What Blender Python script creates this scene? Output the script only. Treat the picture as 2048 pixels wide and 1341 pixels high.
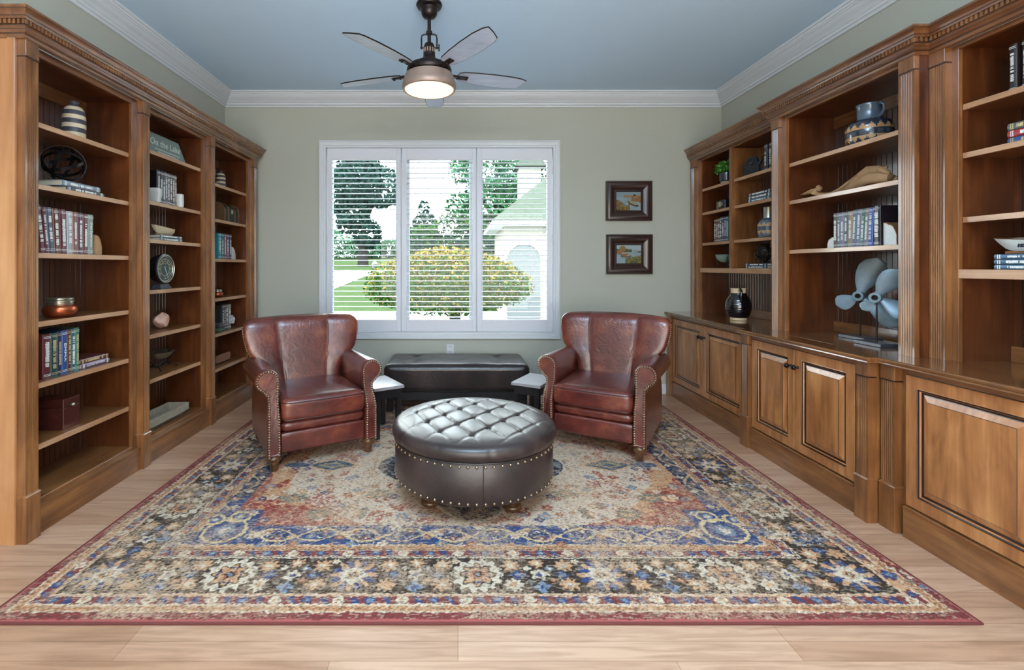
import bpy, bmesh, math, random
import numpy as np
from mathutils import Vector, Matrix

random.seed(7)
RNG = np.random.default_rng(11)
for o in list(bpy.data.objects):
    bpy.data.objects.remove(o)
SC = bpy.context.scene
COL = SC.collection
PI = math.pi


def S(r, g, b, a=1.0):
    def c(v):
        v /= 255.0
        return v / 12.92 if v <= 0.04045 else ((v + 0.055) / 1.055) ** 2.4
    return (c(r), c(g), c(b), a)


# ------------------------------------------------------------------ camera
cd = bpy.data.cameras.new('camera')
cam = bpy.data.objects.new('camera', cd)
COL.objects.link(cam)
cam.location = (0, 0, 1.31)
cam.rotation_euler = (PI / 2, 0, 0)
cd.sensor_width = 36.0
cd.lens = 36.0 * 950 / 2048
cd.shift_x = (1024 - 916) / 2048
cd.shift_y = -(670.5 - 534) / 2048
cd.clip_start = 0.05
cd.clip_end = 400
SC.camera = cam

# ------------------------------------------------------------------ world, sun, big lights, exposure
W = bpy.data.worlds.new('world')
SC.world = W
W.use_nodes = True
nt = W.node_tree
bg = nt.nodes['Background']
tc = nt.nodes.new('ShaderNodeTexCoord')
nz = nt.nodes.new('ShaderNodeTexNoise')
nz.inputs['Scale'].default_value = 2.5
nz.inputs['Detail'].default_value = 6
rp = nt.nodes.new('ShaderNodeValToRGB')
rp.color_ramp.elements[0].position = 0.35
rp.color_ramp.elements[0].color = (0.74, 0.86, 1.0, 1)
rp.color_ramp.elements[1].position = 0.6
rp.color_ramp.elements[1].color = (1.0, 1.0, 1.0, 1)
nt.links.new(tc.outputs['Generated'], nz.inputs['Vector'])
nt.links.new(nz.outputs['Fac'], rp.inputs['Fac'])
nt.links.new(rp.outputs['Color'], bg.inputs['Color'])
bg.inputs['Strength'].default_value = 9.0


def area(name, loc, rot, sx, sy, power, color, portal=False):
    l = bpy.data.lights.new(name, 'AREA')
    l.shape = 'RECTANGLE'
    l.size, l.size_y = sx, sy
    l.energy = power
    l.color = color
    if portal:
        l.cycles.is_portal = True
    o = bpy.data.objects.new(name, l)
    COL.objects.link(o)
    o.location = loc
    o.rotation_euler = rot
    return o


sl = bpy.data.lights.new('sun', 'SUN')
sl.energy = 2.2
sl.angle = 0.02
sl.color = (1.0, 0.95, 0.86)
so = bpy.data.objects.new('sun', sl)
COL.objects.link(so)
so.rotation_euler = Vector((-0.80, -0.22, 0.72)).to_track_quat('Z', 'Y').to_euler()
so.location = (0, 0, 30)

# added soft fill light in front of the solid wall behind the viewer
area('rear_fill', (0.15, -2.55, 1.45), (PI / 2, 0, 0), 4.4, 2.5, 106, (1.0, 0.95, 0.88))
# added fill light without a fixture, aimed up to brighten ceiling and upper walls
area('ceiling_fill', (0.1, 0.5, 2.45), (PI, 0, 0), 1.2, 0.6, 112, (0.88, 0.95, 1.0))
# the window in front of the viewer, as a portal for the sky
area('window_portal', (-0.19, 5.2, 1.58), (-PI / 2, 0, 0), 2.4, 1.95, 1, (1, 1, 1), portal=True)

SC.view_settings.view_transform = 'Standard'
SC.view_settings.look = 'None'
SC.view_settings.gamma = 1
SC.view_settings.use_curve_mapping = False
SC.view_settings.exposure = 0.95

# ------------------------------------------------------------------ materials


def newmat(name):
    m = bpy.data.materials.new(name)
    m.use_nodes = True
    return m, m.node_tree, m.node_tree.nodes['Principled BSDF']


def plain(name, col, rough=0.5, metal=0.0, coat=0.0, noise=0.0, nscale=20, bump=0.0, bscale=60, spec=None, emit=None):
    m, nt, b = newmat(name)
    b.inputs['Base Color'].default_value = col
    b.inputs['Roughness'].default_value = rough
    b.inputs['Metallic'].default_value = metal
    b.inputs['Coat Weight'].default_value = coat
    b.inputs['Coat Roughness'].default_value = 0.15
    if spec is not None:
        b.inputs['Specular IOR Level'].default_value = spec
    if emit:
        b.inputs['Emission Color'].default_value = emit[0]
        b.inputs['Emission Strength'].default_value = emit[1]
    tc = nt.nodes.new('ShaderNodeTexCoord')
    if noise:
        n = nt.nodes.new('ShaderNodeTexNoise')
        n.inputs['Scale'].default_value = nscale
        n.inputs['Detail'].default_value = 5
        mx = nt.nodes.new('ShaderNodeMix')
        mx.data_type = 'RGBA'
        mx.inputs[6].default_value = tuple(c * (1 - noise) for c in col[:3]) + (1,)
        mx.inputs[7].default_value = tuple(min(1, c * (1 + noise)) for c in col[:3]) + (1,)
        nt.links.new(tc.outputs['Object'], n.inputs['Vector'])
        nt.links.new(n.outputs['Fac'], mx.inputs[0])
        nt.links.new(mx.outputs[2], b.inputs['Base Color'])
    if bump:
        n2 = nt.nodes.new('ShaderNodeTexNoise')
        n2.inputs['Scale'].default_value = bscale
        n2.inputs['Detail'].default_value = 4
        bp = nt.nodes.new('ShaderNodeBump')
        bp.inputs['Strength'].default_value = bump
        bp.inputs['Distance'].default_value = 0.004
        nt.links.new(tc.outputs['Object'], n2.inputs['Vector'])
        nt.links.new(n2.outputs['Fac'], bp.inputs['Height'])
        nt.links.new(bp.outputs['Normal'], b.inputs['Normal'])
    return m


def wood(name, axis, c_dark, c_mid, c_light, rough=0.3, coat=0.5, blotch=1.7, fine=34.0, bump=0.04):
    """stained wood, grain running along axis"""
    m, nt, b = newmat(name)
    L = nt.links.new
    tc = nt.nodes.new('ShaderNodeTexCoord')
    mp = nt.nodes.new('ShaderNodeMapping')
    sc = [fine, fine, fine]
    sc['xyz'.index(axis)] = fine * 0.07
    mp.inputs['Scale'].default_value = sc
    n = nt.nodes.new('ShaderNodeTexNoise')
    n.inputs['Scale'].default_value = 1.0
    n.inputs['Detail'].default_value = 6
    n.inputs['Distortion'].default_value = 0.8
    mp2 = nt.nodes.new('ShaderNodeMapping')
    s2 = [blotch * 2.2] * 3
    s2['xyz'.index(axis)] = blotch * 0.7
    mp2.inputs['Scale'].default_value = s2
    n2 = nt.nodes.new('ShaderNodeTexNoise')
    n2.inputs['Scale'].default_value = 1.6
    n2.inputs['Detail'].default_value = 3
    n2.inputs['Distortion'].default_value = 1.2
    add = nt.nodes.new('ShaderNodeMath')
    add.operation = 'MULTIPLY_ADD'
    add.inputs[1].default_value = 0.45
    r = nt.nodes.new('ShaderNodeValToRGB')
    e = r.color_ramp.elements
    e[0].position, e[0].color = 0.30, c_dark
    e[1].position, e[1].color = 0.84, c_light
    q = e.new(0.56)
    q.color = c_mid
    ml = nt.nodes.new('ShaderNodeMath')
    ml.operation = 'MULTIPLY'
    ml.inputs[1].default_value = 0.65
    L(tc.outputs['Object'], mp.inputs['Vector'])
    L(tc.outputs['Object'], mp2.inputs['Vector'])
    L(mp.outputs['Vector'], n.inputs['Vector'])
    L(mp2.outputs['Vector'], n2.inputs['Vector'])
    L(n2.outputs['Fac'], ml.inputs[0])
    L(n.outputs['Fac'], add.inputs[0])
    L(ml.outputs[0], add.inputs[2])
    L(add.outputs[0], r.inputs['Fac'])
    L(r.outputs['Color'], b.inputs['Base Color'])
    b.inputs['Roughness'].default_value = rough
    b.inputs['Coat Weight'].default_value = coat
    b.inputs['Coat Roughness'].default_value = 0.10
    bp = nt.nodes.new('ShaderNodeBump')
    bp.inputs['Strength'].default_value = bump
    bp.inputs['Distance'].default_value = 0.002
    L(n.outputs['Fac'], bp.inputs['Height'])
    L(bp.outputs['Normal'], b.inputs['Normal'])
    return m


def leather(name, c0, c1, c2, rough=0.33, coat=0.25, wr=0.5, sc=5.0):
    m, nt, b = newmat(name)
    L = nt.links.new
    tc = nt.nodes.new('ShaderNodeTexCoord')
    n = nt.nodes.new('ShaderNodeTexNoise')
    n.inputs['Scale'].default_value = sc
    n.inputs['Detail'].default_value = 6
    n.inputs['Roughness'].default_value = 0.6
    r = nt.nodes.new('ShaderNodeValToRGB')
    e = r.color_ramp.elements
    e[0].position, e[0].color = 0.32, c0
    e[1].position, e[1].color = 0.74, c2
    e.new(0.52).color = c1
    L(tc.outputs['Object'], n.inputs['Vector'])
    L(n.outputs['Fac'], r.inputs['Fac'])
    L(r.outputs['Color'], b.inputs['Base Color'])
    b.inputs['Roughness'].default_value = rough
    b.inputs['Coat Weight'].default_value = coat
    b.inputs['Coat Roughness'].default_value = 0.25
    nn = nt.nodes.new('ShaderNodeTexNoise')
    nn.inputs['Scale'].default_value = 16
    nn.inputs['Detail'].default_value = 3
    nn.inputs['Distortion'].default_value = 1.6
    v = nt.nodes.new('ShaderNodeTexVoronoi')
    v.inputs['Scale'].default_value = 420
    b1 = nt.nodes.new('ShaderNodeBump')
    b1.inputs['Strength'].default_value = wr
    b1.inputs['Distance'].default_value = 0.006
    b2 = nt.nodes.new('ShaderNodeBump')
    b2.inputs['Strength'].default_value = 0.12
    b2.inputs['Distance'].default_value = 0.0006
    L(tc.outputs['Object'], nn.inputs['Vector'])
    L(tc.outputs['Object'], v.inputs['Vector'])
    L(nn.outputs['Fac'], b1.inputs['Height'])
    L(v.outputs['Distance'], b2.inputs['Height'])
    L(b1.outputs['Normal'], b2.inputs['Normal'])
    L(b2.outputs['Normal'], b.inputs['Normal'])
    return m


def attrmat(name, rough=0.9, bump=0.0, sheen=0.0):
    """colour from the mesh's own 'paint' attribute"""
    m, nt, b = newmat(name)
    a = nt.nodes.new('ShaderNodeAttribute')
    a.attribute_name = 'paint'
    nt.links.new(a.outputs['Color'], b.inputs['Base Color'])
    b.inputs['Roughness'].default_value = rough
    b.inputs['Specular IOR Level'].default_value = 0.2
    if bump:
        tc = nt.nodes.new('ShaderNodeTexCoord')
        n = nt.nodes.new('ShaderNodeTexNoise')
        n.inputs['Scale'].default_value = 380
        n.inputs['Detail'].default_value = 2
        bp = nt.nodes.new('ShaderNodeBump')
        bp.inputs['Strength'].default_value = bump
        bp.inputs['Distance'].default_value = 0.004
        nt.links.new(tc.outputs['Object'], n.inputs['Vector'])
        nt.links.new(n.outputs['Fac'], bp.inputs['Height'])
        nt.links.new(bp.outputs['Normal'], b.inputs['Normal'])
    return m


WD, WM, WL = S(74, 44, 22), S(124, 79, 43), S(168, 116, 68)
M = {}
M['wood_v'] = wood('stained_alder_vertical', 'z', WD, WM, WL)
M['wood_h'] = wood('stained_alder_horizontal', 'y', WD, WM, WL)
M['wood_x'] = wood('stained_alder_crosswise', 'x', WD, WM, WL)
M['wood_top'] = wood('stained_alder_worktop', 'y', S(74, 46, 26), S(116, 76, 44), S(146, 102, 62), rough=0.14, coat=0.8)
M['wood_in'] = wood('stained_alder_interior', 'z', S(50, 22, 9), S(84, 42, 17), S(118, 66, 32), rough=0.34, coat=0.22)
M['wood_door'] = wood('stained_alder_door_panel', 'z', S(110, 66, 34), S(168, 110, 64), S(206, 150, 98), blotch=2.2)
M['wood_gloss'] = wood('stained_alder_moulding', 'y', S(78, 46, 26), S(122, 78, 46), S(158, 108, 68), rough=0.24, coat=1.0, bump=0.0)
M['wood_end_lit'] = wood('stained_alder_end_lit', 'z', S(146, 96, 58), S(180, 126, 82), S(206, 158, 110), blotch=1.2, fine=20)  # lighter copy of the stained wood, light on the panel put into colour
M['edge'] = wood('maple_shelf_edge', 'y', S(150, 106, 74), S(178, 134, 98), S(200, 160, 124), rough=0.28, coat=0.4)
M['glaze'] = plain('dark_glaze', S(48, 26, 14), 0.28, coat=0.5)
M['wall'] = plain('greige_wall_paint', S(172, 174, 162), 0.75, noise=0.03, nscale=60, bump=0.12, bscale=180)
M['ceiling'] = plain('ceiling_paint_skylit', S(196, 222, 244), 0.85, bump=0.15, bscale=150)  # blue of the skylight from the window put into the paint colour
M['white'] = plain('white_trim_paint', S(202, 208, 214), 0.38)
M['white2'] = plain('white_shutter_paint', S(214, 217, 226), 0.35)
M['iron'] = plain('oiled_bronze', S(44, 36, 34), 0.38, metal=0.75, noise=0.3, nscale=40)
M['black'] = plain('black_paint', S(24, 24, 28), 0.35, coat=0.3)
M['blackm'] = plain('black_metal', S(22, 20, 22), 0.3, metal=0.4)
M['brass'] = plain('antique_brass_nail', S(160, 140, 116), 0.28, metal=0.9)
M['silver'] = plain('aged_silver', S(186, 184, 170), 0.28, metal=0.9, noise=0.2)
M['copper'] = plain('copper', S(176, 92, 58), 0.3, metal=0.85, noise=0.2, nscale=14)
M['leather'] = leather('burgundy_leather', S(62, 25, 24), S(98, 43, 36), S(148, 84, 55), rough=0.27, coat=0.55, wr=0.55, sc=3.2)
M['leather_br'] = leather('dark_brown_leather', S(36, 29, 29), S(48, 38, 37), S(66, 53, 50), rough=0.40, coat=0.3, wr=0.2)
M['leather_bk'] = leather('espresso_leather', S(26, 22, 24), S(38, 31, 32), S(60, 46, 40), rough=0.3, wr=0.3)
M['piping'] = plain('dark_leather_piping', S(58, 22, 20), 0.4)
M['legwood'] = wood('honey_leg_wood', 'z', S(50, 31, 15), S(80, 53, 27), S(106, 74, 40))
M['stone'] = plain('pale_agate', S(206, 204, 198), 0.35, noise=0.15, nscale=24)
M['rind'] = plain('bark_rind', S(128, 84, 52), 0.7, noise=0.35, nscale=50, bump=0.5, bscale=80)
M['salt'] = plain('pink_crystal', S(214, 168, 148), 0.4, noise=0.3, nscale=22, bump=0.5, bscale=50)
M['cream'] = plain('cream_glaze', S(214, 194, 160), 0.5, noise=0.1, nscale=40)
M['charcoal'] = plain('charcoal_glaze', S(66, 64, 74), 0.5, noise=0.35, nscale=90)
M['page'] = plain('page_edges', S(212, 200, 176), 0.8)
M['glassy'] = plain('green_glass_bowl', S(120, 140, 132), 0.12, coat=0.6)
M['drift'] = plain('driftwood', S(168, 130, 92), 0.65, noise=0.35, nscale=14, bump=0.6, bscale=40)
M['prop'] = plain('verdigris_bronze', S(132, 150, 160), 0.42, metal=0.35, noise=0.3, nscale=16)
M['slate'] = plain('dark_slate_base', S(64, 66, 74), 0.3, noise=0.1)
M['tray'] = plain('weathered_grey_wood', S(150, 140, 122), 0.7, noise=0.3, nscale=50, bump=0.4, bscale=90)
M['sign'] = plain('chalky_green_board', S(122, 136, 128), 0.7, noise=0.12, nscale=30)
M['chalk'] = plain('pale_lettering', S(208, 212, 200), 0.6)
M['gold'] = plain('gold_lettering', S(206, 184, 132), 0.4, metal=0.3)
M['foil'] = plain('silver_lettering', S(224, 226, 222), 0.4)
M['dial'] = plain('dial_face', S(74, 88, 90), 0.7, spec=0.1)
M['boxred'] = wood('oxblood_box', 'y', S(50, 22, 18), S(74, 34, 28), S(96, 50, 42))
M['navy'] = plain('navy_glaze', S(42, 52, 68), 0.16, coat=0.7, noise=0.25, nscale=18)
M['bluegl'] = plain('slate_blue_glaze', S(82, 98, 112), 0.2, coat=0.7, noise=0.25, nscale=18)
M['ochre'] = plain('ochre_pattern', S(178, 138, 92), 0.4)
M['jetgl'] = plain('black_gloss_glaze', S(10, 10, 16), 0.06, coat=1.0)
M['leaf'] = plain('green_leaf', S(58, 138, 50), 0.5, noise=0.35, nscale=40)
M['frame'] = plain('dark_picture_frame', S(48, 30, 26), 0.3, coat=0.5, noise=0.2, nscale=60)
M['blade'] = wood('weathered_grey_blade_sheen', 'x', S(160, 176, 206), S(188, 202, 228), S(212, 222, 240), rough=0.4, coat=0.1)  # pale blue of reflected window light put into the grey blade colour
M['lens'] = plain('lit_glass_lens', S(255, 235, 210), 0.4, emit=(S(255, 222, 180), 0.75))
M['ring'] = plain('pale_bronze_ring', S(150, 128, 116), 0.4, metal=0.3, noise=0.12)
M['cast'] = plain('cast_iron', S(52, 56, 62), 0.45, metal=0.5, bump=0.5, bscale=60)

# floor: maple boards running along X
m, nt_, b = newmat('maple_floorboards')
L = nt_.links.new
tc = nt_.nodes.new('ShaderNodeTexCoord')
br = nt_.nodes.new('ShaderNodeTexBrick')
br.inputs['Scale'].default_value = 1.0
br.inputs['Brick Width'].default_value = 1.15
br.inputs['Row Height'].default_value = 0.083
br.inputs['Mortar Size'].default_value = 0.0009
br.inputs['Mortar Smooth'].default_value = 0.3
br.inputs['Bias'].default_value = 0.0
br.offset = 0.37
br.offset_frequency = 3
br.inputs['Color1'].default_value = S(202, 163, 136)
br.inputs['Color2'].default_value = S(178, 136, 108)
br.inputs['Mortar'].default_value = S(120, 84, 52)
mp = nt_.nodes.new('ShaderNodeMapping')
mp.inputs['Scale'].default_value = (1.3, 16, 1)
n = nt_.nodes.new('ShaderNodeTexNoise')
n.inputs['Scale'].default_value = 2.2
n.inputs['Detail'].default_value = 6
n.inputs['Distortion'].default_value = 1.0
r = nt_.nodes.new('ShaderNodeValToRGB')
r.color_ramp.elements[0].position = 0.3
r.color_ramp.elements[0].color = (0.62, 0.56, 0.5, 1)
r.color_ramp.elements[1].position = 0.6
r.color_ramp.elements[1].color = (1, 1, 1, 1)
mx = nt_.nodes.new('ShaderNodeMix')
mx.data_type = 'RGBA'
mx.blend_type = 'MULTIPLY'
mx.inputs[0].default_value = 0.75
L(tc.outputs['Object'], br.inputs['Vector'])
L(tc.outputs['Object'], mp.inputs['Vector'])
L(mp.outputs['Vector'], n.inputs['Vector'])
L(n.outputs['Fac'], r.inputs['Fac'])
L(br.outputs['Color'], mx.inputs[6])
L(r.outputs['Color'], mx.inputs[7])
L(mx.outputs[2], b.inputs['Base Color'])
b.inputs['Roughness'].default_value = 0.32
b.inputs['Coat Weight'].default_value = 0.2
M['floor'] = m

# window glass: thin clear pane
m = bpy.data.materials.new('window_glass')
m.use_nodes = True
nt_ = m.node_tree
nt_.nodes.clear()
out = nt_.nodes.new('ShaderNodeOutputMaterial')
tr = nt_.nodes.new('ShaderNodeBsdfTransparent')
tr.inputs['Color'].default_value = (0.93, 0.97, 0.96, 1)
gl = nt_.nodes.new('ShaderNodeBsdfGlossy')
gl.inputs['Roughness'].default_value = 0.02
fr = nt_.nodes.new('ShaderNodeFresnel')
fr.inputs['IOR'].default_value = 1.3
ms = nt_.nodes.new('ShaderNodeMixShader')
nt_.links.new(fr.outputs[0], ms.inputs[0])
nt_.links.new(tr.outputs[0], ms.inputs[1])
nt_.links.new(gl.outputs[0], ms.inputs[2])
nt_.links.new(ms.outputs[0], out.inputs['Surface'])
M['glass'] = m

# ------------------------------------------------------------------ mesh builder


def rot(axis, deg):
    return Matrix.Rotation(math.radians(deg), 4, axis)


def tr_(x, y, z):
    return Matrix.Translation((x, y, z))


class MB:
    def __init__(self):
        self.v, self.f, self.m = [], [], []

    def add(self, vs, fs, mi=0, T=None):
        n = len(self.v)
        if T is not None:
            vs = [T @ Vector(p) for p in vs]
        self.v.extend(tuple(p) for p in vs)
        self.f.extend(tuple(n + i for i in f) for f in fs)
        if isinstance(mi, int):
            self.m.extend([mi] * len(fs))
        else:
            self.m.extend(mi)
        return self

    def box(self, x0, x1, y0, y1, z0, z1, mi=0, bev=0.0, T=None, seg=1):
        x0, x1 = min(x0, x1), max(x0, x1)
        y0, y1 = min(y0, y1), max(y0, y1)
        z0, z1 = min(z0, z1), max(z0, z1)
        if bev <= 0:
            vs = [(x, y, z) for z in (z0, z1) for y in (y0, y1) for x in (x0, x1)]
            fs = [(0, 2, 3, 1), (4, 5, 7, 6), (0, 1, 5, 4), (2, 6, 7, 3), (0, 4, 6, 2), (1, 3, 7, 5)]
            return self.add(vs, fs, mi, T)
        bm = bmesh.new()
        bmesh.ops.create_cube(bm, size=1.0)
        for v in bm.verts:
            v.co = Vector(((x0 + x1) / 2 + v.co.x * (x1 - x0), (y0 + y1) / 2 + v.co.y * (y1 - y0), (z0 + z1) / 2 + v.co.z * (z1 - z0)))
        bmesh.ops.bevel(bm, geom=list(bm.edges), offset=min(bev, 0.49 * min(x1 - x0, y1 - y0, z1 - z0)), segments=seg, profile=0.5, affect='EDGES')
        bm.verts.index_update()
        self.add([v.co[:] for v in bm.verts], [[v.index for v in f.verts] for f in bm.faces], mi, T)
        bm.free()
        return self

    def loft(self, rings, mi=0, closed=True, cap=(True, True), T=None):
        """rings: equal-length point lists; mi int or one per band"""
        n = len(rings[0])
        vs = [p for r in rings for p in r]
        fs, ms = [], []
        for i in range(len(rings) - 1):
            for j in range(n if closed else n - 1):
                a, b_ = i * n + j, i * n + (j + 1) % n
                fs.append((a, b_, b_ + n, a + n))
                ms.append(mi if isinstance(mi, int) else (mi[i] if not callable(mi) else mi(i, j)))
        if cap[0]:
            fs.append(tuple(range(n))[::-1])
            ms.append(mi if isinstance(mi, int) else (mi[0] if not callable(mi) else mi(0, 0)))
        if cap[1]:
            fs.append(tuple((len(rings) - 1) * n + j for j in range(n)))
            ms.append(mi if isinstance(mi, int) else (mi[-1] if not callable(mi) else mi(len(rings) - 2, 0)))
        return self.add(vs, fs, ms, T)

    def lathe(self, prof, c=(0, 0, 0), n=32, mi=0, T=None):
        rings = [[(c[0] + r * math.cos(2 * PI * j / n), c[1] + r * math.sin(2 * PI * j / n), c[2] + z) for j in range(n)] for r, z in prof]
        shut = tuple(prof[0]) == tuple(prof[-1])
        return self.loft(rings, mi, True, (prof[0][0] > 1e-5 and not shut, prof[-1][0] > 1e-5 and not shut), T)

    def tube(self, pts, r, n=10, mi=0, T=None, closed=False):
        P = [Vector(p) for p in pts]
        R = r if isinstance(r, (list, tuple)) else [r] * len(P)
        rings = []
        up = Vector((0, 0, 1))
        for i, p in enumerate(P):
            if closed:
                t = (P[(i + 1) % len(P)] - P[i - 1]).normalized()
            else:
                t = (P[min(i + 1, len(P) - 1)] - P[max(i - 1, 0)]).normalized()
            a = t.cross(up)
            if a.length < 0.05:
                a = t.cross(Vector((0, 1, 0)))
            a.normalize()
            b_ = a.cross(t).normalized()
            if rings and (Vector(rings[-1][0]) - P[i - 1]).dot(a) < 0 and abs((Vector(rings[-1][0]) - P[i - 1]).dot(a)) > 0.5 * R[i - 1]:
                a, b_ = -a, -b_
            rings.append([tuple(p + R[i] * (a * math.cos(2 * PI * j / n) + b_ * math.sin(2 * PI * j / n))) for j in range(n)])
        if closed:
            rings.append(rings[0])
        return self.loft(rings, mi, True, (not closed, not closed), T)

    def ball(self, c, r, n=12, k=8, mi=0, sz=1.0, T=None, half=False):
        pr = []
        k0 = k // 2 if half else 0
        for i in range(k0, k + 1):
            a = -PI / 2 + PI * i / k
            pr.append((max(1e-6, r * math.cos(a)), r * math.sin(a) * sz))
        return self.lathe(pr, c, n, mi, T)

    def build(self, name, mats, parent=None, local=False, smooth=None, recalc=True):
        if not isinstance(mats, (list, tuple)):
            mats = [mats]
        me = bpy.data.meshes.new(name)
        vs = self.v
        if parent is not None and not local:
            off = wloc(parent)
            vs = [(p[0] - off[0], p[1] - off[1], p[2] - off[2]) for p in vs]
        me.from_pydata([tuple(p) for p in vs], [], self.f)
        for mm in mats:
            me.materials.append(M[mm] if isinstance(mm, str) else mm)
        me.polygons.foreach_set('material_index', self.m)
        if recalc:
            bm = bmesh.new()
            bm.from_mesh(me)
            bmesh.ops.recalc_face_normals(bm, faces=bm.faces)
            bm.to_mesh(me)
            bm.free()
        if smooth:
            me.polygons.foreach_set('use_smooth', [True] * len(me.polygons))
            me.set_sharp_from_angle(angle=math.radians(smooth))
        me.update()
        o = bpy.data.objects.new(name, me)
        COL.objects.link(o)
        if parent is not None:
            o.parent = parent
        return o


def wloc(o):
    p = Vector((0, 0, 0))
    while o is not None:
        p += o.location
        o = o.parent
    return p


def thing(name, label, cat, loc=(0, 0, 0), rz=0.0, group=None):
    o = bpy.data.objects.new(name, None)
    o.empty_display_size = 0.05
    COL.objects.link(o)
    o.location = loc
    o.rotation_euler = (0, 0, math.radians(rz))
    return tag(o, label, cat, group)


def tag(o, label, cat, group=None, kind=None):
    o['label'] = label
    o['category'] = cat
    if group:
        o['group'] = group
    if kind:
        o['kind'] = kind
    return o


def struct(o):
    o['kind'] = 'structure'
    return o


def offset_path(path, o):
    """rectilinear/mitred offset of an open polyline, outward = (-ty, tx)"""
    out = []
    n = len(path)
    nor = []
    for i in range(n - 1):
        tx, ty = path[i + 1][0] - path[i][0], path[i + 1][1] - path[i][1]
        l = math.hypot(tx, ty)
        nor.append((-ty / l, tx / l))
    for i in range(n):
        if i == 0:
            a = b_ = nor[0]
        elif i == n - 1:
            a = b_ = nor[-1]
        else:
            a, b_ = nor[i - 1], nor[i]
        d = 1 + a[0] * b_[0] + a[1] * b_[1]
        out.append((path[i][0] + o * (a[0] + b_[0]) / d, path[i][1] + o * (a[1] + b_[1]) / d))
    return out


def sweep(mb, path, prof, fx, mi=0):
    """prof (offset, z [, mi]); fx maps (a, b, z) of plan to world"""
    rings = []
    for p in prof:
        rings.append([fx(a, b_, p[1]) for a, b_ in offset_path(path, p[0])])
    mis = [(p[2] if len(p) > 2 else mi) for p in prof[:-1]]
    mb.loft(rings, mis, closed=False, cap=(False, False))
    n = len(path)
    # end caps
    for j in (0, n - 1):
        mb.add([r_[j] for r_ in rings], [tuple(range(len(rings)))], mi)


def text_mesh(s, size=0.02, ext=0.0006, shear=0.0, T=None, mb=None, mi=0, width=None):
    cu = bpy.data.curves.new('t', 'FONT')
    cu.body = s
    cu.size = size
    cu.extrude = ext
    cu.shear = shear
    cu.align_x = 'CENTER'
    cu.align_y = 'CENTER'
    cu.resolution_u = 2
    o = bpy.data.objects.new('t', cu)
    COL.objects.link(o)
    dg = bpy.context.evaluated_depsgraph_get()
    me = bpy.data.meshes.new_from_object(o.evaluated_get(dg))
    vs = [v.co.copy() for v in me.vertices]
    if width and vs:
        w = max(v.x for v in vs) - min(v.x for v in vs)
        k = width / w
        vs = [Vector((v.x * k, v.y, v.z)) for v in vs]
    fs = [tuple(p.vertices) for p in me.polygons]
    bpy.data.objects.remove(o)
    bpy.data.meshes.remove(me)
    bpy.data.curves.remove(cu)
    mb.add(vs, fs, mi, T)


def rbox_points(hx, hy, hz, r, n=16):
    """subdivided rounded box as (verts, faces)"""
    bm = bmesh.new()
    bmesh.ops.create_cube(bm, size=2.0)
    bmesh.ops.subdivide_edges(bm, edges=list(bm.edges), cuts=n, use_grid_fill=True)
    vs = []
    for v in bm.verts:
        # concentrate rows near the edges
        q = [math.copysign(abs(c) ** 0.75, c) for c in v.co]
        p = Vector((q[0] * hx, q[1] * hy, q[2] * hz))
        inn = Vector((max(-(hx - r), min(hx - r, p.x)), max(-(hy - r), min(hy - r, p.y)), max(-(hz - r), min(hz - r, p.z))))
        d = p - inn
        if d.length > 1e-9:
            p = inn + d.normalized() * r
        vs.append((p, q))
    bm.verts.index_update()
    fs = [[v.index for v in f.verts] for f in bm.faces]
    bm.free()
    return vs, fs


def nails(mb, pts, nrm, r=0.0065, n=8, mi=0):
    for p, d in zip(pts, nrm):
        q = Vector(d).to_track_quat('Z', 'Y').to_matrix().to_4x4()
        mb.ball((0, 0, 0), r, n, 4, mi, 0.7, T=Matrix.Translation(p) @ q, half=False)


def along(pts, step):
    """resample polyline at even steps"""
    P = [Vector(p) for p in pts]
    out = [P[0].copy()]
    acc = 0.0
    for a, b_ in zip(P, P[1:]):
        l = (b_ - a).length
        t = step - acc
        while t <= l:
            out.append(a.lerp(b_, t / l))
            t += step
        acc = (acc + l) % step if l else acc
    return out


# ------------------------------------------------------------------ room shell
XL, XR, YB, YF, ZC = -2.404, 2.718, 4.90, -2.6, 3.09
H = dict(x0=-1.392, x1=1.012, z0=0.605, z1=2.570)

mb = MB().box(XL - 0.15, XR + 0.15, YF - 0.15, YB + 0.2, -0.12, 0.0)
struct(mb.build('floor', 'floor'))
mb = MB().box(XL - 0.15, XR + 0.15, YF - 0.15, YB + 0.2, ZC, ZC + 0.12)
struct(mb.build('ceiling', 'ceiling'))
struct(MB().box(XL - 0.15, XL, YF - 0.15, YB + 0.2, 0, ZC).build('wall_left', 'wall'))
struct(MB().box(XR, XR + 0.15, YF - 0.15, YB + 0.2, 0, ZC).build('wall_right', 'wall'))


def holed(y0, y1, x0, x1, z0, z1):
    mb = MB()
    mb.box(XL, x0, y0, y1, 0, ZC)
    mb.box(x1, XR, y0, y1, 0, ZC)
    mb.box(x0, x1, y0, y1, 0, z0)
    mb.box(x0, x1, y0, y1, z1, ZC)
    return mb


struct(holed(YB, YB + 0.2, H['x0'], H['x1'], H['z0'], H['z1']).build('wall_back', 'wall'))
struct(MB().box(XL, XR, YF - 0.15, YF, 0, ZC).build('wall_front', 'wall'))

crown = [(0, 2.952), (.012, 2.952), (.016, 2.957), (.017, 2.966), (.020, 2.970), (.030, 2.973), (.034, 2.982), (.034, 2.990), (.042, 2.993),
         (.050, 3.004), (.066, 3.016), (.084, 3.034), (.092, 3.046), (.098, 3.046), (.100, 3.056), (.108, 3.060), (.112, 3.072), (.122, 3.074), (.126, 3.080), (.126, 3.0899), (0, 3.0899)]
mb = MB()
sweep(mb, [(XR, YF), (XR, YB), (XL, YB), (XL, YF)], crown, lambda a, b_, z: (a, b_, z))
struct(mb.build('trim_1', 'white', smooth=30))

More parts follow.
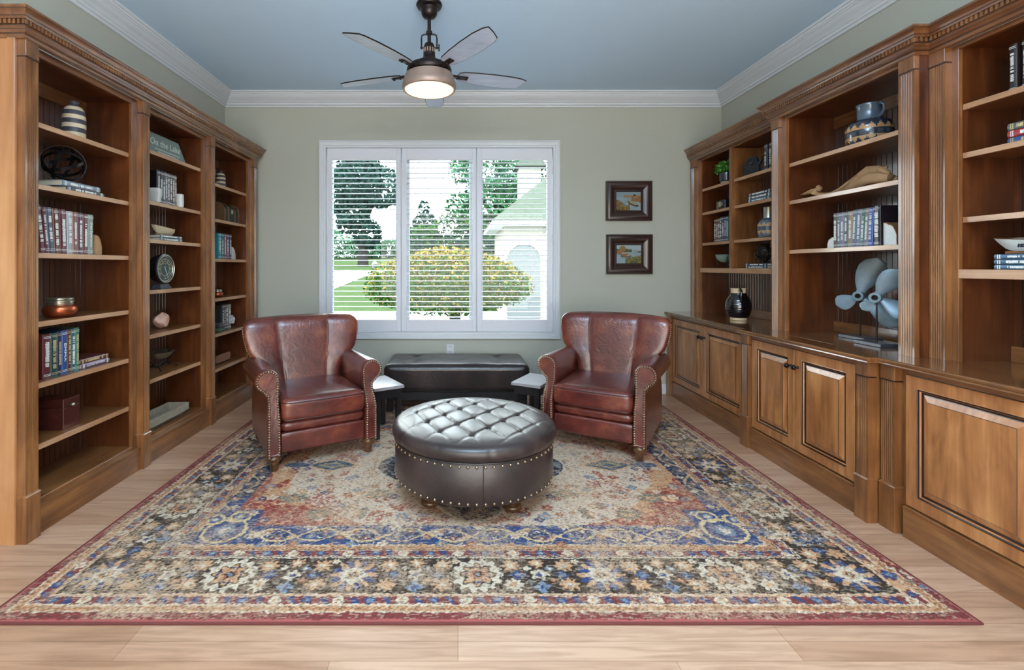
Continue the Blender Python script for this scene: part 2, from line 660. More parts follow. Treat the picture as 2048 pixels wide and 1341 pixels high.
mb = MB()
mb.loft([[(XL, YB, z), (XR, YB, z), (XR, YB - d, z), (XL, YB - d, z)] for d, z in ((.014, 0), (.014, .075), (.009, .09), (.004, .10))])
struct(mb.build('baseboard_back', 'white'))

# window: casing, jamb, sashes, glass
win = bpy.data.objects.new('window_1', None)
COL.objects.link(win)
win.location = (-0.19, YB, 0.6)
win['kind'] = 'structure'
mb = MB()
cx0, cx1, cz0, cz1 = -1.431, 1.052, 0.565, 2.610
prof = [(0.0, 0.0), (0.0, .022), (.004, .026), (.012, .026), (.016, .020), (.030, .018), (.034, .021), (.048, .018), (.052, .012), (.068, .010), (.072, .012), (.076, 0.0)]
rings = [[(cx0 + i, YB - d, cz0 + i), (cx1 - i, YB - d, cz0 + i), (cx1 - i, YB - d, cz1 - i), (cx0 + i, YB - d, cz1 - i)] for i, d in prof]
mb.loft(rings, cap=(False, False))
mb.build('casing', 'white', win, smooth=25)
mb = MB()
t = 0.03
for (a, b_, c, d) in ((H['x0'], H['x0'] + t, H['z0'], H['z1']), (H['x1'] - t, H['x1'], H['z0'], H['z1']), (H['x0'] + t, H['x1'] - t, H['z0'], H['z0'] + t), (H['x0'] + t, H['x1'] - t, H['z1'] - t, H['z1'])):
    mb.box(a, b_, YB + 0.0, YB + 0.2, c, d)
for mxx in (-0.584, 0.190):
    mb.box(mxx - .03, mxx + .03, YB + 0.09, YB + 0.2, H['z0'] + t, H['z1'] - t)
mb.build('jamb', 'white', win)
for a, b_ in ((-1.362, -0.614), (-0.554, 0.160), (0.220, 0.982)):
    mb = MB()
    s = .042
    mb.box(a, a + s, YB + .11, YB + .15, .635, 2.54, bev=.004)
    mb.box(b_ - s, b_, YB + .11, YB + .15, .635, 2.54, bev=.004)
    mb.box(a + s, b_ - s, YB + .11, YB + .15, .635, .70, bev=.004)
    mb.box(a + s, b_ - s, YB + .11, YB + .15, 2.48, 2.54, bev=.004)
    sa = mb.build('sash', 'white', win)
    MB().box(a + s, b_ - s, YB + .128, YB + .132, .70, 2.48).build('pane', 'glass', sa)

# plantation shutters
names = ['left white plantation shutter panel with open louvers, nearest the left wall', 'middle white plantation shutter panel with open louvers', 'right white plantation shutter panel with open louvers, nearest the two pictures']
for (a, b_, ia, ib), lab in zip(((-1.349, -.589, -1.298, -.629), (-.579, .1845, -.530, .148), (.195, .969, .2435, .918)), names):
    r_ = thing('window_shutter', lab, 'shutter', ((a + b_) / 2, 4.90, .642), group='shutters across the window')
    mb = MB()
    zb, zt, ib0, ib1 = .645, 2.533, .764, 2.412
    y0, y1 = 4.893, 4.925
    mb.box(a, ia, y0, y1, zb, zt, bev=.002)
    mb.box(ib, b_, y0, y1, zb, zt, bev=.002)
    mb.box(ia, ib, y0, y1, zb, ib0, bev=.002)
    mb.box(ia, ib, y0, y1, ib1, zt, bev=.002)
    mb.build('shutter_frame', 'white2', r_)
    mb = MB()
    n = 31
    for i in range(n):
        z = ib0 + (ib1 - ib0) * (i + .5) / n
        ring = []
        for k in range(10):
            an = 2 * PI * k / 10
            yy, zz = .028 * math.cos(an), .0045 * math.sin(an)
            ti = math.radians(2)
            ring.append((yy * math.cos(ti) - zz * math.sin(ti), yy * math.sin(ti) + zz * math.cos(ti)))
        mb.loft([[(x, 4.909 + q[0], z + q[1]) for q in ring] for x in (ia, ib)])
    mb.build('louvers', 'white2', r_, smooth=60)
    if a < -1 or b_ > .9:
        hx = a if a < -1 else b_
        for z in (.9, 1.6, 2.3):
            MB().box(hx - .006, hx + .006, 4.886, 4.896, z - .04, z + .04).build('hinge', 'white', r_)

# wall outlet
r_ = thing('wall_outlet', 'white double wall outlet below the window', 'outlet', (-.08, YB, .456))
MB().box(-.118, -.042, YB - .006, YB, .396, .512, bev=.002).build('cover_plate', 'white', r_)
mb = MB()
for dz in (.028, -.024):
    for dx in (-.009, .009):
        mb.box(-.08 + dx - .002, -.08 + dx + .002, YB - .0075, YB - .005, .456 + dz - .004, .456 + dz + .010)
mb.build('slots', 'black', r_)

# ------------------------------------------------------------------ built-in cabinetry


class Side:
    def __init__(s, x0, sg):
        s.x0, s.sg = x0, sg

    def X(s, d):
        return s.x0 + s.sg * d

    def P(s, d, y, z):
        return (s.x0 + s.sg * d, y, z)

    def box(s, mb, d0, d1, y0, y1, z0, z1, mi=0, bev=0.0):
        mb.box(s.X(d0), s.X(d1), y0, y1, z0, z1, mi, bev)


LS, RS = Side(XL, 1), Side(XR, -1)


def beadboard(sd, y0, y1, z0, z1, parent, d=0.022, mats=('wood_in', 'glaze')):
    mb = MB()
    pts, ms = [], []
    y = y0
    while y < y1 - 1e-6:
        e = min(y + .038, y1)
        pts += [(y, d - .006), (y + .0035, d), (e - .0015, d), (e, d - .006)]
        ms += [1, 0, 1, 1]
        y = e
    rings = [[sd.P(q, yy, z) for yy, q in pts] for z in (z0, z1)]
    n = len(pts)
    vs = rings[0] + rings[1]
    fs = [(i, i + 1, n + i + 1, n + i) for i in range(n - 1)]
    mb.add(vs, fs, ms[:n - 1])
    sd.box(mb, 0.001, d - .007, y0, y1, z0, z1, 0)
    return mb.build('back_panel', mats, parent, recalc=False)


def pilaster(sd, y0, y1, d0, d1, z0, z1, zfoot, zcap, parent, nfl=5, name='pilaster'):
    mb = MB()
    pts = []
    w = y1 - y0
    m_ = .010
    fw = (w - 2 * m_) / nfl
    pts.append((y0, d1 - .0))
    for i in range(nfl):
        a = y0 + m_ + i * fw
        pts.append((a + .0015, d1))
        for k in range(1, 6):
            t = k / 6
            pts.append((a + .0015 + (fw - .003) * t, d1 - .006 * math.sin(PI * t)))
        pts.append((a + fw - .0015, d1))
    pts.append((y1, d1))
    prof = [(y0, d0)] + pts + [(y1, d0)]
    rings = [[sd.P(q, yy, z) for yy, q in prof] for z in (zfoot, zcap)]

    def mi(i, j):
        return 1 if 2 <= j < 2 + 7 * nfl and (j - 2) % 7 in (2, 3) else 0
    mb.loft(rings, mi)
    # glaze line where flutes start and the blocks
    sd.box(mb, d0, d1 + .005, y0 - .002, y1 + .002, zcap, zcap + .006, 1)
    sd.box(mb, d0, d1 + .003, y0 - .001, y1 + .001, zcap + .006, z1, 0, .001)
    if zfoot > z0:
        sd.box(mb, d0, d1 + .008, y0 - .004, y1 + .004, z0, zfoot - .012, 0, .001)
        rr = [[sd.P(q, yy, z) for (q, yy) in ((d0, y0 - e), (d1 + e2, y0 - e), (d1 + e2, y1 + e), (d0, y1 + e))] for e, e2, z in ((.004, .008, zfoot - .012), (.005, .010, zfoot - .008), (.003, .006, zfoot - .002), (.0, .0, zfoot + .002))]
        mb.loft(rr, 0)
    return mb.build(name, ['wood_v', 'glaze'], parent)


def shelf(sd, d0, d1, y0, y1, zt, th, parent, name='shelf'):
    mb = MB()
    sd.box(mb, d0, d1 - .012, y0, y1, zt - th, zt, 0)
    sd.box(mb, d1 - .012, d1, y0, y1, zt - th - .003, zt, 1, .0015)
    return mb.build(name, ['wood_h', 'edge'], parent)


def baseboard_unit(sd, d0, d1, y0, y1, zt, parent):
    mb = MB()
    prof = [(d0, 0), (d1, 0), (d1, zt - .010), (d1 + .004, zt - .008), (d1 + .004, zt - .003), (d1 - .002, zt), (d0, zt)]
    mb.loft([[sd.P(a, y, z) for a, z in prof] for y in (y0, y1)])
    return mb.build('toe_board', 'wood_h', parent)


CORN = [(-.02, 2.385), (.006, 2.385), (.009, 2.387), (.009, 2.391, 1), (.006, 2.393), (.010, 2.400), (.014, 2.402, 1), (.014, 2.407), (.022, 2.412), (.026, 2.418, 1),
        (.026, 2.421), (.030, 2.428), (.035, 2.432, 1), (.035, 2.436), (.030, 2.437, 1), (.030, 2.458, 1), (.041, 2.460), (.043, 2.466), (.046, 2.470, 1), (.046, 2.474),
        (.050, 2.482), (.058, 2.492), (.064, 2.496, 1), (.064, 2.499), (.068, 2.503), (.068, 2.512), (-.02, 2.512)]


def cornice(sd, path, label, ends):
    r_ = thing('cornice', label, 'cornice', sd.P(path[1][0], path[1][1], 2.385))
    mb = MB()
    sweep(mb, path, CORN, lambda a, b_, z: sd.P(a, b_, z))
    mb.build('moulding', ['wood_gloss', 'glaze'], r_, smooth=25)
    mb = MB()
    op = offset_path(path, .040)
    for (a, b_), (c, d) in zip(op, op[1:]):
        l = math.hypot(c - a, d - b_)
        n = max(1, int(l / .0205))
        for i in range(n):
            t0, t1 = (i + .22) / n, (i + .78) / n
            p0 = (a + (c - a) * t0, b_ + (d - b_) * t0)
            p1 = (a + (c - a) * t1, b_ + (d - b_) * t1)
            nx, ny = -(d - b_) / l * .010, (c - a) / l * .010
            dd = sorted((p0[0], p1[0], p0[0] - nx, p1[0] - nx))
            yy = sorted((p0[1], p1[1], p0[1] - ny, p1[1] - ny))
            sd.box(mb, dd[0], dd[-1], yy[0], yy[-1], 2.4375, 2.4585)
    mb.build('dentil_band', 'wood_h', r_)
    return r_


def bookcase(sd, name, label, y0, y1, dF, z0, z1, oy0, oy1, oz0, oz1, shelves, pils, toe=None, foot=.227, cap=2.303, cat='bookcase', group=None, dP=.04, divider=None, rail=None, sh_d=.02, side_faces=None, back=True, low_open=None):
    r_ = thing(name, label, cat, sd.P(dF / 2, (y0 + y1) / 2, z0), group=group)
    th = .03
    # carcass sides, top, bottom
    mb = MB()
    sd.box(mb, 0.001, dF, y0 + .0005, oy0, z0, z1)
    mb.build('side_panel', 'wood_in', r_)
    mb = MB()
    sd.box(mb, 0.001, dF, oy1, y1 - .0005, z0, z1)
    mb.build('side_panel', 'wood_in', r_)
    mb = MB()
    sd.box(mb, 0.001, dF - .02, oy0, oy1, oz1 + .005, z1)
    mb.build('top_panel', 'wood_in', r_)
    if oz0 > z0:
        mb = MB()
        sd.box(mb, 0.001, dF - .001, oy0, oy1, oz0 - .025, oz0)
        mb.build('bottom_panel', 'wood_h', r_)
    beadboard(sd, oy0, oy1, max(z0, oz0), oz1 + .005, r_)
    mb = MB()
    sd.box(mb, .022, .036, oy0, oy1, oz1 - .075, oz1 + .005, 0, .002)
    mb.build('back_rail', 'wood_h', r_)
    if oz0 <= z0:
        mb = MB()
        sd.box(mb, .022, .036, oy0, oy1, z0, z0 + .075, 0, .002)
        mb.build('back_rail', 'wood_h', r_)
    # face frame
    mb = MB()
    sd.box(mb, dF - .02, dF + .0006, y0 + .001, oy0 + .0006, z0, z1, 0, .0008)
    sd.box(mb, dF - .02, dF + .0006, oy1 - .0006, y1 - .001, z0, z1, 0, .0008)
    sd.box(mb, dF - .02, dF + .0004, oy0, oy1, oz1, z1, 1, .0008)
    if oz0 > z0:
        sd.box(mb, dF - .02, dF + .004, oy0, oy1, oz0 - .03, oz0 - .004, 1, .002)
    if divider:
        sd.box(mb, .022, dF + .0005, divider[0], divider[1], rail[0], oz1, 0, .0008)
    mb.build('face_frame', ['wood_v', 'wood_h'], r_)
    if rail:
        mb = MB()
        sd.box(mb, .022, dF + .001, oy0, oy1, rail[0], rail[1], 0, .0015)
        mb.build('fixed_shelf', 'edge', r_)
    for s_ in shelves:
        a, b_ = (oy0, oy1) if len(s_) == 1 else (s_[1], s_[2])
        shelf(sd, .022, dF - sh_d, a + .001, b_ - .001, s_[0], .024, r_)
    for (a, b_) in pils:
        pilaster(sd, a, b_, dF, dF + dP, z0, z1, foot if z0 < .1 else z0, cap, r_)
    if toe:
        for (a, b_) in toe:
            baseboard_unit(sd, dF, dF + dP - .012, a, b_, .140, r_)
    return r_


ZT = 2.39
sA = [2.036, 1.727, 1.380, 1.034, .725, .418]
sB = [2.112, 1.763, 1.500, 1.149, .843, .537]
bookcase(LS, 'bookcase', 'nearest stained wood bookcase bay on the left wall, holding the larger striped vase', 2.24, 3.07, .324, 0, ZT, 2.35, 3.03, .165, 2.352, [(z,) for z in sA],
         [(2.24, 2.31)], [(2.312, 3.069)], group='bookcase bays along the left wall')
bookcase(LS, 'bookcase', 'middle stained wood bookcase bay on the left wall, holding the round dial clock', 3.07, 3.915, .324, 0, ZT, 3.18, 3.875, .165, 2.352, [(z,) for z in sB],
         [(3.0765, 3.143)], [(3.142, 3.914)], group='bookcase bays along the left wall')
bookcase(LS, 'bookcase', 'farthest stained wood bookcase bay on the left wall, partly behind the left armchair', 3.915, 4.82, .324, 0, ZT, 4.025, 4.705, .165, 2.352, [(z,) for z in sA],
         [(3.9215, 3.988), (4.745, 4.814)], [(3.987, 4.743)], group='bookcase bays along the left wall')
# finished end panel of the first left bay
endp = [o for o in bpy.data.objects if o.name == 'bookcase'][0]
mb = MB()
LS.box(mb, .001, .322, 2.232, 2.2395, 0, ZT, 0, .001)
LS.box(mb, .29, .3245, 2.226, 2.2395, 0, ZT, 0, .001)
mb.build('end_panel', 'wood_end_lit', endp)
cornice(LS, [(0, 4.82), (.364, 4.82), (.364, 2.235), (0, 2.235)], 'stained wood cornice with dentil band along the top of the left bookcases', None)

# right wall: uppers
up_m = bookcase(RS, 'display_hutch', 'middle stained wood hutch on the right worktop, standing forward, holding driftwood and propellers', 2.414, 3.518, .373, .85, ZT, 2.53, 3.393, .85, 2.367, [(2.047,), (1.780,), (1.430,)],
                [(2.4145, 2.50), (3.433, 3.5175)], dP=.025, cap=2.313, group='hutches above the right worktop', cat='hutch')
up_f = bookcase(RS, 'display_hutch', 'farthest stained wood hutch on the right worktop with small divided shelves and a green plant', 3.519, 4.89, .290, .85, ZT, 3.58, 4.76, .85, 2.367,
                [(z, a, b_) for z in (2.088, 1.851, 1.547) for a, b_ in ((3.58, 4.215), (4.255, 4.76))],
                [(4.80, 4.885)], dP=.035, cap=2.313, divider=(4.215, 4.255), rail=(1.254, 1.297), group='hutches above the right worktop', cat='hutch')
up_n = bookcase(RS, 'display_hutch', 'nearest stained wood hutch on the right worktop, cut off by the right picture edge', 1.55, 2.413, .290, .85, ZT, 1.66, 2.305, .85, 2.367, [(2.097,), (1.862,), (1.550,)],
                [(2.335, 2.412), (1.5505, 1.63)], dP=.035, cap=2.313, rail=(1.254, 1.297), group='hutches above the right worktop', cat='hutch')
cornice(RS, [(.325, 4.888), (.325, 3.518), (.398, 3.518), (.398, 2.414), (.325, 2.414), (.325, 1.55), (0, 1.55)], 'stained wood cornice with dentil band stepping along the top of the right hutches', None)

# worktop
r_ = thing('worktop', 'long glossy stained wood worktop running along the right wall under the hutches', 'worktop', RS.P(.3, 3.2, .82))
mb = MB()
cp = [(.593, 4.888), (.593, 3.535), (.648, 3.535), (.648, 2.405), (.593, 2.405), (.593, 1.53), (.02, 1.53)]
sweep(mb, cp, [(-.10, .8205), (-.004, .8205), (0, .824), (-.003, .830), (0, .834), (.001, .843), (-.003, .848), (-.008, .85), (-.10, .85)], lambda a, b_, z: RS.P(a, b_, z))
RS.box(mb, 0.001, .4935, 1.628, 4.888, .8205, .85)
mb2 = MB()
RS.box(mb2, .4935, .5485, 2.3, 3.45, .8205, .8498)
mb.v += mb2.v
mb.f += [tuple(i + len(mb.v) - len(mb2.v) for i in f) for f in mb2.f]
mb.m += mb2.m
mb.build('slab', 'wood_top', r_, smooth=20)


def raised_door(sd, y0, y1, z0, z1, d, parent, knob=None):
    t = .020
    w = .055
    R_ = [(0, d, 1), (0, d + t - .003, 0), (.003, d + t, 0), (w, d + t, 0), (w + .002, d + t + .001, 1), (w + .004, d + t - .003, 1), (w + .010, d + t - .005, 0), (w + .014, d + t - .011, 1),
          (w + .022, d + t - .013, 1), (w + .026, d + t - .012, 0), (w + .052, d + t - .002, 1), (w + .054, d + t + .000, 0), (w + .056, d + t, 0)]
    rings = [[sd.P(dd, y0 + i, z0 + i), sd.P(dd, y1 - i, z0 + i), sd.P(dd, y1 - i, z1 - i), sd.P(dd, y0 + i, z1 - i)] for i, dd, _ in R_]
    mb = MB()
    mb.loft(rings, [q[2] for q in R_[:-1]], cap=(False, False))
    n = (len(rings) - 1)
    mb.add(rings[-1], [(0, 1, 2, 3)], 0)
    dr = mb.build('door', ['wood_door', 'glaze'], parent)
    if knob is not None:
        mb = MB()
        T = Matrix.Translation(sd.P(d + t, knob, z1 - .105)) @ rot('Y', 90 * sd.sg)
        mb.lathe([(.009, 0), (.009, .003), (.005, .006), (.0045, .014), (.010, .018), (.0155, .025), (.0165, .031), (.013, .038), (.006, .042), (1e-6, .043)], n=16, T=T)
        mb.build('knob', 'blackm', dr, smooth=50)
    return dr


def base_unit(label, y0, y1, dF, doors, pils, knobs, dP):
    r_ = thing('base_cabinet', label, 'cabinet', RS.P(dF / 2, (y0 + y1) / 2, 0), group='base cabinets under the right worktop')
    mb = MB()
    RS.box(mb, .001, dF, y0 + .0005, y1 - .0005, 0, .8195)
    mb.build('carcass', 'wood_v', r_)
    yy0 = min(d[0] for d in doors) - .004
    yy1 = max(d[1] for d in doors) + .004
    for (a, b_), k in zip(doors, knobs):
        raised_door(RS, a, b_, .158, .788, dF, r_, k)
    mb = MB()
    RS.box(mb, dF, dF + .018, yy0, yy1, .792, .8195, 0, .003)
    mb.build('top_rail', 'wood_h', r_)
    baseboard_unit(RS, dF, dF + dP - .012, yy0, yy1, .152, r_)
    for (a, b_) in pils:
        pilaster(RS, a, b_, dF, dF + dP, 0, .8195, .229, .742, r_)
    return r_


base_unit('middle stained wood base cabinet with two raised doors, standing forward under the propellers', 2.425, 3.515, .583, [(2.532, 2.984), (2.988, 3.422)], [(2.4255, 2.50), (3.434, 3.5145)], [2.955, 3.017], .040)
base_unit('farthest stained wood base cabinet with two raised doors, behind the right armchair', 3.516, 4.885, .530, [(3.60, 4.20), (4.204, 4.80)], [(4.81, 4.884)], [4.17, 4.234], .040)
base_unit('nearest stained wood base cabinet with one large raised door panel, lower right', 1.55, 2.424, .530, [(1.735, 2.302)], [(2.335, 2.412), (1.5505, 1.63)], [None], .040)

# ------------------------------------------------------------------ rug (its woven pattern is computed here)


def vnoise(shape, cell, seed):
    g = np.random.default_rng(seed)
    h, w = shape
    gh, gw = int(h / cell) + 3, int(w / cell) + 3
    a = g.random((gh, gw))
    y = np.arange(h) / cell
    x = np.arange(w) / cell
    yi, xi = y.astype(int), x.astype(int)
    fy, fx = (y - yi)[:, None], (x - xi)[None, :]
    fy, fx = fy * fy * (3 - 2 * fy), fx * fx * (3 - 2 * fx)
    return (a[np.ix_(yi, xi)] * (1 - fy) * (1 - fx) + a[np.ix_(yi + 1, xi)] * fy * (1 - fx) + a[np.ix_(yi, xi + 1)] * (1 - fy) * fx + a[np.ix_(yi + 1, xi + 1)] * fy * fx)


def C(r, g, b):
    return np.array(S(r, g, b)[:3])


def paint_rug(Wd, Dp, st):
    nx, ny = int(round(Wd / st)) + 1, int(round(Dp / st)) + 1
    u0, v0 = np.meshgrid(np.linspace(0, Wd, nx), np.linspace(0, Dp, ny))
    sh = u0.shape
    wu = (vnoise(sh, 2.2, 1) - .5) * .009 + (vnoise(sh, 5, 2) - .5) * .010
    wv = (vnoise(sh, 2.2, 3) - .5) * .009 + (vnoise(sh, 5, 4) - .5) * .010
    u, v = u0 + wu, v0 + wv
    tan, cream, brown, red = C(196, 150, 112), C(206, 190, 168), C(58, 47, 40), C(124, 58, 56)
    blue, lblue, navy, rust, grey = C(54, 72, 114), C(112, 130, 150), C(52, 62, 88), C(156, 96, 70), C(116, 112, 104)
    img = np.empty(sh + (3,))
    img[:] = tan

    def put(mask, c, a=1.0):
        if a >= 1:
            img[mask] = c
        else:
            img[mask] = img[mask] * (1 - a) + c * a
    hx, hy = Wd / 2, Dp / 2
    X, Y = u - hx, v - hy
    eu, ev = hx - np.abs(X), hy - np.abs(Y)
    e = np.minimum(eu, ev)
    s = np.where(ev < eu, X, Y)
    # outer bands
    put(e < .050, red)
    put((e > .046) & (e < .051), cream)
    hook = ((np.abs(((s / .024) % 1) - .5) < .17) ^ (np.abs(e - .067) < .006)) & (e > .055) & (e < .080)
    put(hook, C(160, 110, 76))
    put((e > .082) & (e < .088), cream)

    def guard(e0, e1, ph):
        m = (e > e0) & (e < e1)
        q = ((s + ph) / .062) % 4
        put(m, red)
        k = np.floor(q)
        f = q - k - .5
        ec = (e - (e0 + e1) / 2) / ((e1 - e0) / 2)
        bl = m & (np.abs(f + .18 * ec) < .21) & (np.abs(ec) < .8) & ((k == 0) | (k == 2))
        put(bl, blue)
        put(m & (k == 1) & ((f * 2.4) ** 2 + ec ** 2 < .75), blue)
        put(m & (k == 1) & ((f * 2.4) ** 2 + ec ** 2 < .22), lblue)
        put(m & (k == 3) & ((f * 2.2) ** 2 + ec ** 2 < .8), cream)
        put(m & (k == 3) & ((f * 2.2) ** 2 + ec ** 2 < .12), tan)
        put(m & (np.abs(ec) > .9), cream)
    guard(.090, .134, .02)
    put((e > .138) & (e < .150), tan)
    put((e > .140) & (e < .144), cream)
    b0, b1 = .150, .378
    put((e > b0) & (e < b1), brown)
    put((e > b1) & (e < b1 + .007), cream)
    put((e > b1 + .007) & (e < b1 + .011), brown)
    guard(.392, .436, .05)
    put((e > .440) & (e < .444), brown)
    hook = ((np.abs(((s / .024) % 1) - .5) < .17) ^ (np.abs(e - .458) < .005)) & (e > .447) & (e < .470)
    put(hook, C(160, 110, 76))
    put((e > .474) & (e < .480), cream)

    def blob(cx, cy, rx, ry, n, amp, bands, rotn=0.0, clip=None):
        j0, j1 = max(0, int((cx - rx * 1.4) / st)), min(nx, int((cx + rx * 1.4) / st) + 2)
        i0, i1 = max(0, int((cy - ry * 1.4) / st)), min(ny, int((cy + ry * 1.4) / st) + 2)
        if j1 <= j0 or i1 <= i0:
            return
        du, dv = (u[i0:i1, j0:j1] - cx) / rx, (v[i0:i1, j0:j1] - cy) / ry
        th = np.arctan2(dv, du) + rotn
        rr = np.hypot(du, dv) / (1 - amp + amp * np.cos(n * th))
        sub = img[i0:i1, j0:j1]
        for lim, c, nn, am in bands:
            r2 = np.hypot(du, dv) / (1 - am + am * np.cos(nn * th)) if nn else rr
            mk = r2 < lim
            if clip is not None:
                mk &= clip[i0:i1, j0:j1]
            sub[mk] = c

    def star(cx, cy, r):
        blob(cx, cy, r, r, 16, .10, [(1, blue, 0, 0), (.98, tan, 8, .32), (.60, cream, 8, .12), (.26, tan, 4, .1), (.16, brown, 4, .1), (.08, cream, 0, 0)])

    def rosette(cx, cy, r):
        blob(cx, cy, r, r, 14, .09, [(1, cream, 0, 0), (.74, brown, 8, .14), (.64, tan, 8, .2), (.50, blue, 4, .25), (.42, tan, 4, .2), (.30, rust, 6, .15), (.18, brown, 4, .1), (.10, lblue, 0, 0)])

    def floret(cx, cy, r, c, c2, n=6):
        blob(cx, cy, r, r, n, .2, [(1, c, 0, 0), (.42, c2, 0, 0)])

    def border_unit(px, py, dx, dy, kind):
        # dx,dy = along-direction unit
        if kind == 0:
            star(px, py, .104)
        else:
            rosette(px, py, .112)
        nx_, ny_ = -dy, dx
        for sg in (1,):
            for a, b_, r, c, c2, n in ((.145, .060, .044, tan, cream, 8), (.145, -.062, .044, cream if kind else tan, tan, 8), (.262, .078, .034, tan, cream, 7), (.262, -.076, .036, lblue, blue, 4),
                                       (.170, .0, .034, blue, lblue, 4), (.262, .0, .040, cream, blue, 5), (.215, .045, .018, cream, cream, 4), (.215, -.045, .018, grey, grey, 4), (.355, .0, .036, navy, lblue, 4),
                                       (.375, .062, .044, tan, cream, 8), (.375, -.060, .044, tan, cream, 8), (.310, .040, .020, lblue, cream, 4), (.318, -.036, .020, rust, tan, 4), (.43, .09, .020, cream, tan, 5)):
                floret(px + dx * a + nx_ * b_, py + dy * a + ny_ * b_, r, c, c2, n)
    cb = (b0 + b1) / 2
    for sgn in (0, 1):
        yy = cb if sgn == 0 else Dp - cb
        n = 6
        step = (Wd - 2 * cb) / n
        for i in range(n + 1):
            border_unit(cb + i * step, yy, 1, 0, i % 2)
        xx = cb if sgn == 0 else Wd - cb
        n = 4
        step = (Dp - 2 * cb) / n
        for i in range(n):
            if i:
                border_unit(xx, cb + i * step, 0, 1, i % 2)
            else:
                border_unit(xx, cb + i * step, 0, 1, 0)
    # keep the border motifs inside their band
    put((e > .138) & (e < .150), tan)
    put((e > .142) & (e < .147), cream)
    put((e > b1) & (e < b1 + .008), cream)
    put((e > b1 + .008) & (e < b1 + .012), brown)
    # blue band and stepped corners
    au, av = hx - np.abs(X), hy - np.abs(Y)
    inner = (au > .575) & (av > .646) & ~((au < .72) & (av < .800))
    blueband = (e > .482) & ~inner
    blueband &= (au > .43) & (av > .48)
    put(blueband, blue)
    vv = vnoise(sh, 26, 8)
    side = blueband & (av > .95)
    put(side, C(52, 52, 66), .75)
    # scrolling vines
    hb = (av < .646) & blueband
    sm = X
    w = .563 + .055 * np.sin(2 * PI * sm / .42)
    w2 = .563 - .050 * np.sin(2 * PI * sm / .42 + .6)
    vine_h = hb & ((np.abs(av - w) < .0075) | (np.abs(av - w2) < .0055))
    wv_ = .502 + .05 * np.sin(2 * PI * Y / .36)
    vb = (au < .575) & blueband
    vine_v = vb & (np.abs(au - wv_) < .0085)
    n_h = int((Wd - 1.1) / .21)
    for sy in (-1, 1):
        for i in range(-7, 8):
            cx = hx + i * .21
            cy = hy + sy * (hy - .563 + (.03 if i % 2 else -.03))
            blob(cx + .105, cy, .072, .060, 7, .16, [(1, cream, 7, .16), (.88, C(52, 62, 90), 7, .12), (.58, lblue, 5, .2), (.40, red, 4, .2), (.18, cream, 0, 0)])
            for q_ in (-.045, .045):
                floret(cx + q_, cy + sy * q_, .026, C(112, 128, 146), tan, 5)
                floret(cx + q_, cy - sy * q_ * 1.2, .022, tan, rust, 5)
                floret(cx + q_ * 1.6, cy + .01, .016, C(84, 74, 66), cream, 4)
            floret(cx + .02, cy - sy * .04, .030, cream, tan, 4)
            floret(cx + .19, cy + sy * .045, .028, rust if i % 3 else cream, tan, 5)
    for sx in (-1, 1):
        for i in range(-5, 6):
            floret(hx + sx * (hx - .502), hy + i * .18 + .09, .050, C(96, 96, 106), cream, 5)
            floret(hx + sx * (hx - .502), hy + i * .18 + .09, .024, rust, cream, 4)
            floret(hx + sx * (hx - .545), hy + i * .18, .024, cream, tan, 4)
    put(vine_h, C(214, 180, 134))
    put(vine_v, C(190, 158, 118))
    cb_ = blueband & (au < .72) & (av < .80)
    put(cb_, blue)
    for cx, cy, r in ((.60, .60, .10), (.62, .73, .05), (.50, .70, .045)):
        m_ = cb_ & (np.abs(np.hypot(au - cx, av - cy) - r) < .009)
        put(m_, C(214, 186, 140))
        put(cb_ & (np.hypot(au - cx, av - cy) < r * .5), lblue)
        put(cb_ & (np.hypot(au - cx, av - cy) < r * .28), cream)
    bi = inner & ((np.abs(av - .651) < .004) | ((np.abs(au - .580) < .004)))
    put(bi, brown)
    # field: tan, with a pale cartouche and red lobes
    ax, ay = np.abs(X), np.abs(Y)
    lob = .04 * np.cos(9 * np.arctan2(Y, X)) + (vnoise(sh, 40, 9) - .5) * .10
    cart = inner & ((ax / 1.12) ** 2.2 + (ay / .80) ** 2.2 < 1 + lob)
    put(inner, C(196, 146, 108))
    lobes = inner & ((ax / 1.30) ** 2 + (ay / .72) ** 2 > 1.02 + (vnoise(sh, 18, 15) - .5) * .5)
    put(lobes, C(146, 64, 54))
    put(lobes & (vnoise(sh, 5, 16) > .62), C(196, 130, 100))
    put(cart, C(204, 180, 158))
    fl1 = vnoise(sh, 3, 71)
    redz = inner & ~cart & (ax > .28) & (vnoise(sh, 45, 12) > .50)
    put(redz & (fl1 > .45), C(150, 84, 74))
    redn = cart & ((ax / 1.12) ** 2 + (ay / .80) ** 2 > .45) & (vnoise(sh, 30, 13) > .60)
    put(redn & (fl1 > .5), C(164, 98, 88))
    mid = inner & (ax < .30) & (ay > .55)
    put(mid & (vnoise(sh, 22, 14) > .58) & (fl1 > .4), C(146, 78, 66))
    g2 = np.random.default_rng(5)
    for i in range(150):
        cx, cy = g2.uniform(.62, hx), g2.uniform(.69, hy)
        r = g2.uniform(.016, .036)
        c = [blue, cream, grey, cream, rust, tan, lblue, C(150, 70, 62)][g2.integers(8)]
        for a in (cx, Wd - cx):
            for b_ in (cy, Dp - cy):
                floret(a, b_, r, c, tan if c is not tan else cream, int(g2.integers(4, 7)))
    for cx, cy in ((.83, .93), (1.02, .75), (1.30, .98)):
        for a in (cx, Wd - cx):
            for b_ in (cy, Dp - cy):
                blob(a, b_, .085, .06, 7, .25, [(1, C(150, 134, 108), 0, 0), (.8, grey, 9, .3), (.45, tan, 5, .3)], clip=inner)
    # thin curling stems
    stem = inner & (np.abs(((np.sin(X * 7) * .35 + np.cos(Y * 9 + X * 4) * .5 + Y * 1.2) % .55) - .27) < .007)
    put(stem, C(216, 168, 128))
